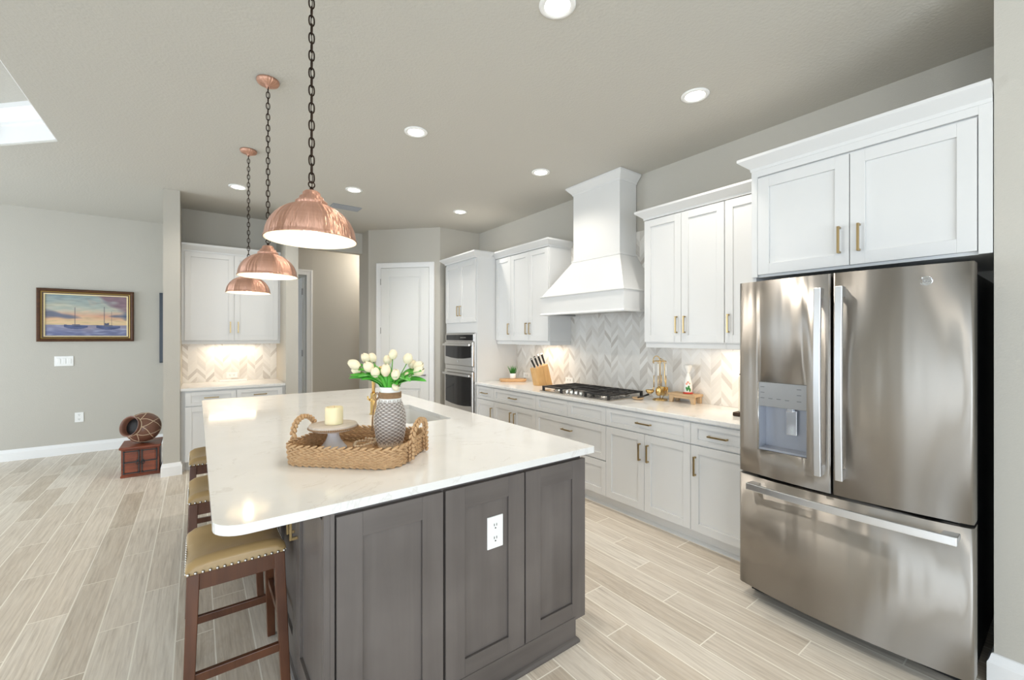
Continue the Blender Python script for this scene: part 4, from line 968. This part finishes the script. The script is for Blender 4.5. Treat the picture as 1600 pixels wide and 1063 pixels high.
for k, (r_, u_, f_, tr, tu, L, lb) in enumerate(TUL):
    base = MOUTH + CR * r_ + CF * f_ + UP * (u_ - L * .3 * tu); d = (CR * tr + UP * tu + CF * f_ * 2).normalized(); base = base - d * L * .25
    root = MOUTH + (CR * max(-.024, min(.024, r_ * .22)) + CF * max(-.024, min(.024, f_ * .3)))
    t = thing('tulip', lb, 'tulip', tuple(root - UP * .06), 'cream tulips in the wicker vase')
    bm = B(); mid = root.lerp(base, .55) + UP * .012 - d * .012
    tube(bm, [root - UP * .08, root, mid, base + d * .002], .0026, 8); obj('stem', bm, M['stem'], t)
    bm = B(); make_bloom(bm, base, d, L, .0205 + .0024 * (L > .05), k); obj('bloom', bm, M['petal'], t)
    rn = random.Random(40 + k)
    bm = B(); sd = (CR * (r_ if abs(r_) > .02 else rn.choice((-.05, .05))) + CF * (f_ if abs(f_) > .02 else rn.choice((-.06, .04)))).normalized()
    reach = min(.165, max(.085, abs(r_) * 1.0 + .035)); hgt = max(.050, min(.115, u_ * .80)) * (1.0 if k % 3 else .55)
    e = root + sd * reach + UP * hgt
    make_leaf(bm, [root - UP * .03, root + sd * .022 + UP * .02, root.lerp(e, .55) + UP * .022, e], rn.uniform(.019, .025), UP + sd * -.6 - CF * .5); obj('leaf', bm, M['leaf'], t)
    if k % 4 != 3:
        bm = B(); sd2 = (sd + CF * rn.uniform(-.9, .3) + CR * rn.uniform(-.4, .4)).normalized(); e = root + sd2 * reach * .8 + UP * (hgt * .62 + .02)
        make_leaf(bm, [root - UP * .03, root + sd2 * .026 + UP * .024, root.lerp(e, .6) + UP * .026, e], rn.uniform(.018, .024), UP - sd2 * .6 - CF * .5); obj('leaf', bm, M['leaf'], t)

# ------------------------------------------------------------------ things on the range countertop
CT = .9143
cb = thing('cutting_board', 'round-ended beech cutting board under the small potted grass', 'cutting board', (3.225, 4.33, CT))
bm = B(); P = rounded(-.172, .172, -.085, .085, (.08,) * 4, 10); pl = [Vector((3.225, 4.33, 0)) + CR * a + CF * b for a, b in P]
lo = [bm.verts.new((3.225 + (p.x - 3.225) * .93, 4.33 + (p.y - 4.33) * .93, CT)) for p in pl]; m1 = [bm.verts.new((p.x, p.y, CT + .016)) for p in pl]; hi = [bm.verts.new((p.x, p.y, CT + .034)) for p in pl]
for a, b in ((lo, m1), (m1, hi)):
    for i in range(len(a)): bm.faces.new((a[i], a[(i + 1) % len(a)], b[(i + 1) % len(a)], b[i]))
bm.faces.new(lo[::-1]); bm.faces.new(hi); obj('board', bm, M['board_wood'], cb, .003)
bm = B(); hc = Vector((3.225, 4.33, CT + .035)) + CR * .150; tube(bm, [hc + Vector((.010 * math.cos(t), .010 * math.sin(t), -.0005)) for t in [2 * PI * i / 14 for i in range(14)]], .002, 6, closed=True); obj('hang_hole', bm, M['dark_gap'], cb)
gp_ = thing('potted_grass', 'tiny potted green grass in a white pot on the cutting board', 'plant', (3.235, 4.33, CT + .034)); gx, gy, gz = 3.228, 4.335, CT + .0345
bm = B(); lathe(bm, [(.030, gz), (.036, gz + .006), (.041, gz + .066), (.038, gz + .067), (.036, gz + .058)], (gx, gy, 0), 32); obj('pot', bm, M['white_ceramic'], gp_)
bm = B(); rn = random.Random(5)
for k in range(110):
    a = rn.uniform(0, 2 * PI); r0 = rn.uniform(0, .033); L = rn.uniform(.07, .115); sp = rn.uniform(.2, .6) * (r0 / .033) + .08
    p0 = Vector((gx + r0 * math.cos(a), gy + r0 * math.sin(a), gz + .055)); o = Vector((math.cos(a), math.sin(a), 0))
    p1 = p0 + o * L * sp * .4 + UP * L * .55; p2 = p0 + o * L * sp * .95 + UP * L
    tube(bm, [p0, p1, p2], [.0024, .0020, .0004], 5, flat=.4)
obj('grass_blades', bm, M['grass'], gp_)

kb = thing('knife_block', 'slanted pale bamboo knife block left of the cooktop', 'knife block', (3.26, 3.79, CT)); KX, KY = 3.262, 3.74
bm = B(); prism(bm, [(KX - .105, CT), (KX + .008, CT), (KX - .052, CT + .225), (KX - .155, CT + .198)], 'y', KY, KY + .10); prism(bm, [(KX + .010, CT), (KX + .105, CT), (KX + .030, CT + .247), (KX - .050, CT + .2255)], 'y', KY, KY + .10)
obj('block', bm, M['bamboo'], kb, .003)
kd = Vector((-.36, 0, .93)).normalized()
KL = ['outermost black knife, lowest in the block and tilted furthest left', 'black knife second from the left in the front row of the block', 'black knife in the middle of the front row of the block', 'black knife at the right end of the front row, tallest of all', 'black knife at the left of the back row in the block', 'black knife in the middle of the back row in the block', 'black knife at the right of the back row in the block']
for k, (u, yy, L) in enumerate(((.10, .025, .10), (.36, .025, .105), (.62, .025, .11), (.88, .025, .115), (.25, .072, .10), (.52, .072, .11), (.78, .072, .11))):
    p = Vector((KX - .155 + .185 * u, KY + yy, CT + .198 + .0495 * u)); t = thing('kitchen_knife', KL[k], 'knife', tuple(p), 'knives in the bamboo block')
    d = (kd + Vector((-.22 * (1 - u), 0, 0))).normalized()
    sd = d.cross(Vector((0, 1, 0))).normalized(); Rm = Matrix((sd, Vector((0, 1, 0)), d)).transposed()
    bm = B(); box(bm, -.010, .010, -.0075, .0075, .016, .016 + L); 
    for v in bm.verts: v.co = p + Rm @ Vector((v.co.x * (1.15 if v.co.z > .05 else .9), v.co.y, v.co.z))
    obj('handle', bm, M['knife'], t, .004)
    bm = B(); box(bm, -.010, .010, -.006, .006, 0.0, .016)
    for v in bm.verts: v.co = p + Rm @ v.co
    obj('bolster', bm, M['chrome'], t, .001)
    bm = B(); box(bm, -.0102, .0102, -.0078, .0078, .016 + L, .021 + L)
    for v in bm.verts: v.co = p + Rm @ Vector((v.co.x * 1.1, v.co.y, v.co.z))
    obj('end_cap', bm, M['chrome'], t, .001)

us = thing('utensil_stand', 'gold wire utensil stand beside the wooden riser', 'utensil stand', (3.32, 2.262, CT)); UX, UY = 3.32, 2.262
bm = B(); tube(bm, [(UX + .062 * math.cos(2 * PI * i / 28), UY + .062 * math.sin(2 * PI * i / 28), CT + .005) for i in range(28)], .0045, 8, closed=True)
for s in (0, 1): a = s * PI / 2; cyl(bm, (UX - .062 * math.cos(a), UY - .062 * math.sin(a), CT + .005), (UX + .062 * math.cos(a), UY + .062 * math.sin(a), CT + .005), .004, 8)
obj('base_ring', bm, M['gold'], us)
bm = B(); tube(bm, [(UX, UY, CT + .005), (UX, UY, 1.26)] + [(UX - .0, UY + .036 - .036 * math.cos(t), 1.26 + .045 * math.sin(t)) for t in [PI * i / 10 for i in range(1, 11)]] + [(UX, UY + .072, 1.24)], .0042, 8); obj('pole', bm, M['gold'], us)
bm = B(); tube(bm, [(UX, UY - .02, CT + .01), (UX, UY - .065, 1.02), (UX, UY - .045, 1.10), (UX, UY - .045, 1.24), (UX, UY - .03, 1.275), (UX, UY, 1.285)], .0035, 8); obj('side_wire', bm, M['gold'], us)
bm = B(); tube(bm, [(UX + .052 * math.cos(2 * PI * i / 24), UY + .052 * math.sin(2 * PI * i / 24), 1.262) for i in range(24)], .003, 8, closed=True); cyl(bm, (UX - .052, UY, 1.262), (UX + .052, UY, 1.262), .003, 8); obj('hook_ring', bm, M['gold'], us)
def utensil(x, y, kind, label):
    t = thing('kitchen_utensil', label, 'utensil', (x, y, 1.25), 'white-handled gold utensils on the stand')
    bm = B(); cyl(bm, (x, y, 1.135), (x, y, 1.24), .0068, 12, .0055); h = obj('handle', bm, M['white_ceramic'], t)
    bm = B(); tube(bm, [(x + .006 * math.cos(q), y, 1.251 + .010 * math.sin(q)) for q in [2 * PI * i / 14 for i in range(14)]], .002, 6, closed=True); obj('hanging_loop', bm, M['gold'], t)
    bm = B(); cyl(bm, (x, y, 1.135), (x, y, 1.03), .004, 10)
    if kind == 'ladle':
        for q, (r, z) in enumerate(((.0, 0),)): pass
        lathe(bm, [(.004, -.030), (.022, -.026), (.034, -.012), (.038, .004), (.036, .004), (.031, -.010), (.020, -.022), (.004, -.026)], (x - .02, y + .028, 1.0), 20)
        tube(bm, [(x, y, 1.03), (x - .004, y + .004, 1.015), (x - .012, y + .012, 1.003)], .004, 8)
    elif kind == 'spoon': blob(bm, (x, y, .995), (.012, .027, .04), None, 14, 9)
    elif kind == 'fork':
        box(bm, x - .003, x + .003, y - .02, y + .02, 1.0, 1.035)
        for q in (-.016, -.005, .006, .017): box(bm, x - .002, x + .002, y + q - .003, y + q + .003, .955, 1.0)
    else:
        box(bm, x - .002, x + .002, y - .03, y + .03, .95, 1.03)
    obj('head', bm, M['gold'], t); return t
utensil(UX - .048, UY + .030, 'ladle', 'gold ladle with white handle hanging at the left of the stand')
utensil(UX - .045, UY - .012, 'spoon', 'gold serving spoon hanging at the front of the stand')
utensil(UX + .010, UY - .052, 'fork', 'gold pronged server hanging at the right of the stand')
utensil(UX + .045, UY + .016, 'turner', 'gold flat turner hanging at the wall side of the stand')
sr = thing('spoon_rest', 'brown spoon rest dish on the counter between cooktop and gold stand', 'dish', (3.20, 2.40, CT))
bm = B(); lathe(bm, [(.028, CT), (.045, CT + .006), (.054, CT + .018), (.050, CT + .018), (.040, CT + .009), (.02, CT + .006)], (3.19, 2.40, 0), 28); obj('dish', bm, M['riser_wood'], sr)
bm = B(); tube(bm, [(3.19, 2.405, CT + .016), (3.24, 2.375, CT + .030), (3.28, 2.352, CT + .044)], [.006, .007, .009], 10); obj('rest_handle', bm, M['knife'], sr)

rs = thing('wooden_riser', 'small footed wooden riser board beside the gold utensil stand', 'riser', (3.375, 2.05, CT)); rx0, rx1, ry0, ry1 = 3.312, 3.438, 1.925, 2.18
bm = B(); box(bm, rx0, rx1, ry0, ry1, CT + .058, CT + .078); obj('top_board', bm, M['riser_wood'], rs, .003)
bm = B(); box(bm, rx0 + .006, rx0 + .018, ry0 + .045, ry1 - .045, CT + .038, CT + .058); box(bm, rx1 - .018, rx1 - .006, ry0 + .045, ry1 - .045, CT + .038, CT + .058); obj('apron', bm, M['riser_wood'], rs, .002)
for a in (rx0 + .003, rx1 - .031):
    for y, s in ((ry0 + .010, 1), (ry1 - .010, -1)):
        bm = B(); prism(bm, [(y, CT), (y + s * .030, CT), (y + s * .046, CT + .058), (y, CT + .058)], 'x', a, a + .028); obj('leg', bm, M['riser_wood'], rs, .002)
bo = thing('ceramic_bottle', 'small painted white ceramic bottle standing on the wooden riser', 'bottle', (3.375, 2.03, CT + .078)); ox, oy, oz = 3.372, 2.025, CT + .0785
bm = B(); lathe(bm, [(.030, oz + .010), (.034, oz + .02), (.0345, oz + .06), (.030, oz + .10), (.022, oz + .135), (.014, oz + .155), (.012, oz + .175), (.010, oz + .176)], (ox, oy, 0), 32); bb = obj('body', bm, M['white_ceramic'], bo)
bm = B(); lathe(bm, [(.040, oz), (.041, oz + .008), (.033, oz + .013), (.02, oz + .013)], (ox, oy, 0), 32); obj('base', bm, M['red'], bo)
bm = B(); lathe(bm, [(.010, oz + .172), (.017, oz + .19), (.026, oz + .215), (.033, oz + .232), (.032, oz + .243), (.02, oz + .247)], (ox, oy, 0), 28); obj('stopper', bm, M['white_ceramic'], bo)
bm = B()
for a, z, r in ((3.5, .040, .011), (3.85, .055, .012), (4.15, .035, .011), (3.3, .05, .008)): blob(bm, (ox + .0335 * math.cos(a), oy + .0335 * math.sin(a), oz + z), (.004, r * .8, r * 1.5), Matrix.Rotation(a, 3, 'Z'), 10, 6)
obj('painted_leaves', bm, M['green_glaze'], bb)
bm = B()
for a, z, r in ((3.35, .085, .010), (3.7, .100, .008), (4.1, .088, .007)): blob(bm, (ox + .0305 * math.cos(a), oy + .0305 * math.sin(a), oz + z), (.004, r, r), Matrix.Rotation(a, 3, 'Z'), 10, 6)
obj('painted_flowers', bm, M['pink_glaze'], bb)
pt = thing('paper_towel_holder', 'paper towel holder half hidden by the refrigerator edge', 'paper towel holder', (3.135, 1.43, CT)); qx, qy = 3.135, 1.43
bm = B(); box(bm, qx - .07, qx + .07, qy - .07, qy + .07, CT, CT + .028); obj('base', bm, M['bronze'], pt, .006)
bm = B(); cyl(bm, (qx, qy, CT + .028), (qx, qy, 1.205), .008, 14); lathe(bm, [(.008, 1.20), (.05, 1.206), (.05, 1.212), (.012, 1.218), (.016, 1.23), (.006, 1.238)], (qx, qy, 0), 24); obj('pole', bm, M['bronze'], pt)
bm = B(); lathe(bm, [(.02, CT + .030), (.054, CT + .030), (.0545, CT + .035), (.0545, 1.19), (.054, 1.195), (.02, 1.195)], (qx, qy, 0), 40); obj('paper_roll', bm, M['paper'], pt)

# ------------------------------------------------------------------ far wall: painting, plates, panel, chest and pot
FW = 7.63
pc = thing('framed_painting', 'framed painting of two sailing boats at sunset on the far wall', 'painting', (-1.12, FW - .02, 1.75)); mp = faceY(FW - .0005)
px0, px1, pz0, pz1 = -1.566, -.675, 1.42, 2.078
bm = B(); 
def rect_frame(x0, x1, z0, z1, prof):
    """prof: [(inward, depth)] swept round a rectangle on the far wall"""
    R = []
    for q, d in prof: R.append([bm.verts.new(mp(x, z, d)) for x, z in ((x0 + q, z0 + q), (x1 - q, z0 + q), (x1 - q, z1 - q), (x0 + q, z1 - q))])
    for a, b in zip(R, R[1:] + R[:1]):
        for i in range(4): bm.faces.new((a[i], a[(i + 1) % 4], b[(i + 1) % 4], b[i]))
rect_frame(px0, px1, pz0, pz1, [(0, 0), (0, .030), (.012, .042), (.030, .036), (.040, .026), (.062, .022), (.062, 0)]); obj('frame', bm, M['frame_wood'], pc)
bm = B(); rect_frame(px0 + .034, px1 - .034, pz0 + .034, pz1 - .034, [(0, .028), (.004, .034), (.014, .030), (.014, .020)]); obj('gilt_band', bm, plain('old_gilt', (.35, .24, .08), .4, .8), pc)
bm = B(); rect_frame(px0 + .060, px1 - .060, pz0 + .060, pz1 - .060, [(0, .010), (0, .024), (.012, .020), (.012, .010)]); obj('liner', bm, plain('cream_linen_liner', lin(232, 214, 170), .7), pc)
cx0, cx1, cz0, cz1 = px0 + .070, px1 - .070, pz0 + .070, pz1 - .070
NX, NZ = 200, 128; bm = B(); G = [[bm.verts.new(mp(cx0 + (cx1 - cx0) * i / NX, cz0 + (cz1 - cz0) * j / NZ, .012)) for i in range(NX + 1)] for j in range(NZ + 1)]
for j in range(NZ):
    for i in range(NX): bm.faces.new((G[j][i], G[j][i + 1], G[j + 1][i + 1], G[j + 1][i]))
bk_ = [bm.verts.new(mp(x, z, .002)) for x, z in ((cx0, cz0), (cx1, cz0), (cx1, cz1), (cx0, cz1))]; bm.faces.new(bk_)
canvas = obj('canvas', bm, None, pc); canvas.data.materials.clear()
from mathutils import noise as mn
def mixc(a, b, t): t = max(0, min(1, t)); return tuple(p + (q - p) * t for p, q in zip(a, b))
def paint(u, v):
    n1 = mn.noise(Vector((u * 3.2, v * 9, 1))); n2 = mn.noise(Vector((u * 9, v * 26, 4))); n3 = mn.noise(Vector((u * 5, v * 7, 8)))
    if v > .27:
        t = (v - .27) / .73
        c = mixc((238, 208, 160), (226, 168, 138), (t - .10) / .22) if t < .32 else mixc((226, 172, 146), (206, 204, 184), (t - .32) / .16) if t < .48 else mixc((196, 200, 186), (140, 160, 166), (t - .48) / .52)
        c = mixc(c, (236, 214, 176), .5 * max(0, n1 + .1)); c = mixc(c, (210, 150, 130), .45 * max(0, n2) * (t < .55))
        k = (.62 - abs(u - 1.05) * 1.7) * 1.0 + (v - .74) * 1.4 + n3 * .9            # mauve cloud bank, upper right
        if v > .55 and u > .5: c = mixc(c, (140, 112, 124), 2.2 * max(0, k - .12)); c = mixc(c, (226, 178, 150), 1.6 * max(0, .14 - abs(k - .08)))
        k = .13 - abs(v - .50 + (u - .1) * .22) - max(0, u - .02) * .24 + n3 * .07      # slate cloud, left
        c = mixc(c, (112, 116, 136), 13 * max(0, k - .012))
        k = .12 - abs(v - .50) - max(0, .97 - u) * .55 + n3 * .08                        # blue cloud, right
        c = mixc(c, (74, 94, 130), 14 * max(0, k - .005))
    else:
        t = v / .27; c = mixc((112, 118, 160), (150, 150, 178), t); c = mixc(c, (176, 182, 204), 1.0 * max(0, n2)); c = mixc(c, (92, 100, 146), 1.1 * max(0, -n1)); c = mixc(c, (190, 160, 158), .6 * max(0, n3 * t))
    for hx_, w, hz in ((.36, .145, .215), (.76, .15, .205)):                             # two dark hulls with masts
        d = abs(u - hx_) / w
        if d < 1 and hz - .045 * (1 - d ** 2) < v < hz + .038 + .028 * max(0, (hx_ - u) / w): c = mixc((60, 72, 120), (86, 98, 140), .5 + n2)
        if abs(u - hx_) < .05 and hz + .036 < v < hz + .07: c = (110, 112, 128)
    for mx, top in ((.347, .70), (.708, .73), (.80, .62)):
        if abs(u - mx) < .0034 and .24 < v < top: c = mixc(c, (96, 88, 104), .75)
    if abs(v - (.285 + .03 * abs(u - .735) / .05)) < .03 and .71 < u < .765: c = (78, 84, 110)
    return lin(*[max(0, min(255, q * .9 * (1 + .10 * n2))) for q in c])
ca = canvas.data.color_attributes.new('paint', 'FLOAT_COLOR', 'POINT')
for i, v in enumerate(canvas.data.vertices):
    u_, v_ = (v.co.x - cx0) / (cx1 - cx0), (v.co.z - cz0) / (cz1 - cz0); ca.data[i].color = (*paint(u_, v_), 1)
pm = NT('oil_painting'); at = pm.n.new('ShaderNodeAttribute'); at.attribute_name = 'paint'; pm.set(color=at.outputs['Color'], rough=.45); pm.bump(pm.noise(pm.scale(pm.pos(), (60, 1, 160)), 1, 3), .2, .002)
canvas.data.materials.append(pm.mat)
plate('light_switch', faceY(FW), -1.417, -1.249, 1.113, 1.237, 'white three-gang light switch plate under the sailing boat painting', 'switch', None, (), ((-1.380, 1.175), (-1.333, 1.175), (-1.286, 1.175)))
plate('electrical_outlet', faceY(FW), -1.238, -1.157, .395, .518, 'white outlet plate low on the far living room wall', 'outlet', None, ((-1.1975, .486), (-1.1975, .430)))
wp = thing('wall_panel', 'narrow slate-grey wall panel half hidden behind the white wall end', 'wall panel', (-.355, FW - .01, 1.12))
bm = B(); box(bm, -.41, -.292, 1.12, 2.086, .0005, .030, faceY(FW)); obj('panel', bm, M['slate'], wp, .003)
bm = B(); box(bm, -.402, -.300, 1.135, 2.07, .030, .034, faceY(FW)); obj('face', bm, plain('slate_grey_face', lin(46, 56, 68), .3), wp, .002)

ch = thing('small_wooden_chest', 'small carved red-brown chest with iron fittings beside the white wall end', 'chest', (-.475, 6.19, 0)); ax0, ax1, ay0, ay1 = -.632, -.325, 5.99, 6.38
bm = B(); box(bm, ax0, ax1, ay0, ay1, .022, .292); box(bm, ax0 - .006, ax1 + .006, ay0 - .006, ay1 + .004, .0, .022); obj('chest_body', bm, M['chest_wood'], ch, .003)
bm = B(); box(bm, ax0 - .016, ax1 + .014, ay0 - .016, ay1 + .006, .296, .318); box(bm, ax0 - .008, ax1 + .008, ay0 - .008, ay1, .290, .297); obj('top_board', bm, M['chest_wood'], ch, .005)
mp = faceY(ay0)
for s in (0, 1):
    a = ax0 + .012 + s * .1445; b = a + .138
    bm = B(); box(bm, a, b, .034, .284, .0005, .012, mp); dd = obj('door', bm, M['chest_wood'], ch, .002)
    bm = B()
    for w0, w1 in ((.045, .148), (.170, .273)): box(bm, a + .020, b - .020, w0 + .008, w1 - .008, .012, .017, mp)
    obj('raised_panel', bm, M['chest_wood'], dd, .003)
    bm = B()
    for w in (.046, .159, .272): box(bm, a + .002, b - .002, w - .006, w + .006, .0123, .0165, mp)
    for u in (a + .010, b - .008): box(bm, u - .005, u + .005, .036, .282, .0123, .0165, mp)
    for u in (a + .012, b - .012):
        for w in (.046, .159, .272): lathe(bm, [(.010, 0), (.007, .004)], (0, 0, 0), 8, mat=Matrix.Rotation(PI / 2, 3, 'X')) ; bmesh.ops.translate(bm, verts=bm.verts[-16:], vec=(u, ay0 - .0165, w))
    obj('iron_strap', bm, M['black_iron'], dd)
    u = b - .016 if s == 0 else a + .016
    bm = B(); tube(bm, [mp(u + .014 * math.cos(t), .150 + .018 * math.sin(t), .021) for t in [2 * PI * i / 16 for i in range(16)]], .0035, 8, closed=True); box(bm, u - .010, u + .010, .160, .182, .012, .020, mp); obj('ring_pull', bm, M['black_iron'], dd)

pv = Vector((-.468, 6.175, .318 + .1635)); axis = (CR * -.10 + UP * .27 - CF * .94).normalized(); RM = axis.to_track_quat('Z', 'Y').to_matrix()
po = thing('clay_pot', 'brown clay pot lying tilted on the small chest, wrapped in pale cords', 'pot', tuple(pv - UP * .1635))
prof = [(.030, -.142), (.075, -.132), (.118, -.100), (.150, -.055), (.163, -.005), (.158, .040), (.135, .085), (.112, .108), (.098, .118), (.094, .130), (.099, .150), (.110, .168)]
bm = B(); lathe(bm, prof + [(.105, .170), (.092, .155), (.086, .130), (.086, .10)], (0, 0, 0), 56, mat=RM); bmesh.ops.translate(bm, verts=bm.verts, vec=pv); pb = obj('pot_body', bm, M['terracotta'], po)
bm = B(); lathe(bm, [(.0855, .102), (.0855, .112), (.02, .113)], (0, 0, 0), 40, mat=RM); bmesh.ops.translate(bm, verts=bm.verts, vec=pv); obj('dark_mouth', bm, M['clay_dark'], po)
def psurf(z, a):
    for (r0, z0), (r1, z1) in zip(prof, prof[1:]):
        if z0 <= z <= z1: r = r0 + (r1 - r0) * (z - z0) / (z1 - z0); break
    return pv + RM @ Vector(((r + .001) * math.cos(a), (r + .001) * math.sin(a), z))
bm = B(); nn = 7
tube(bm, [psurf(.1215, 2 * PI * i / 40) for i in range(40)], .0045, 7, closed=True)
for k in range(nn):
    a0 = 2 * PI * k / nn
    for s in (-1, 1):
        tube(bm, [psurf(.118 - .075 * t, a0 + s * t * PI / nn) for t in [i / 8 for i in range(9)]], .0032, 6)
        tube(bm, [psurf(.043 - .125 * t, a0 + s * (1 - t) * PI / nn + (0 if s < 0 else 0)) for t in [i / 10 for i in range(11)]], .0028, 6)
tube(bm, [psurf(-.082, 2 * PI * i / 50) for i in range(50)], .0028, 6, closed=True)
obj('cord_netting', bm, M['bead'], po)
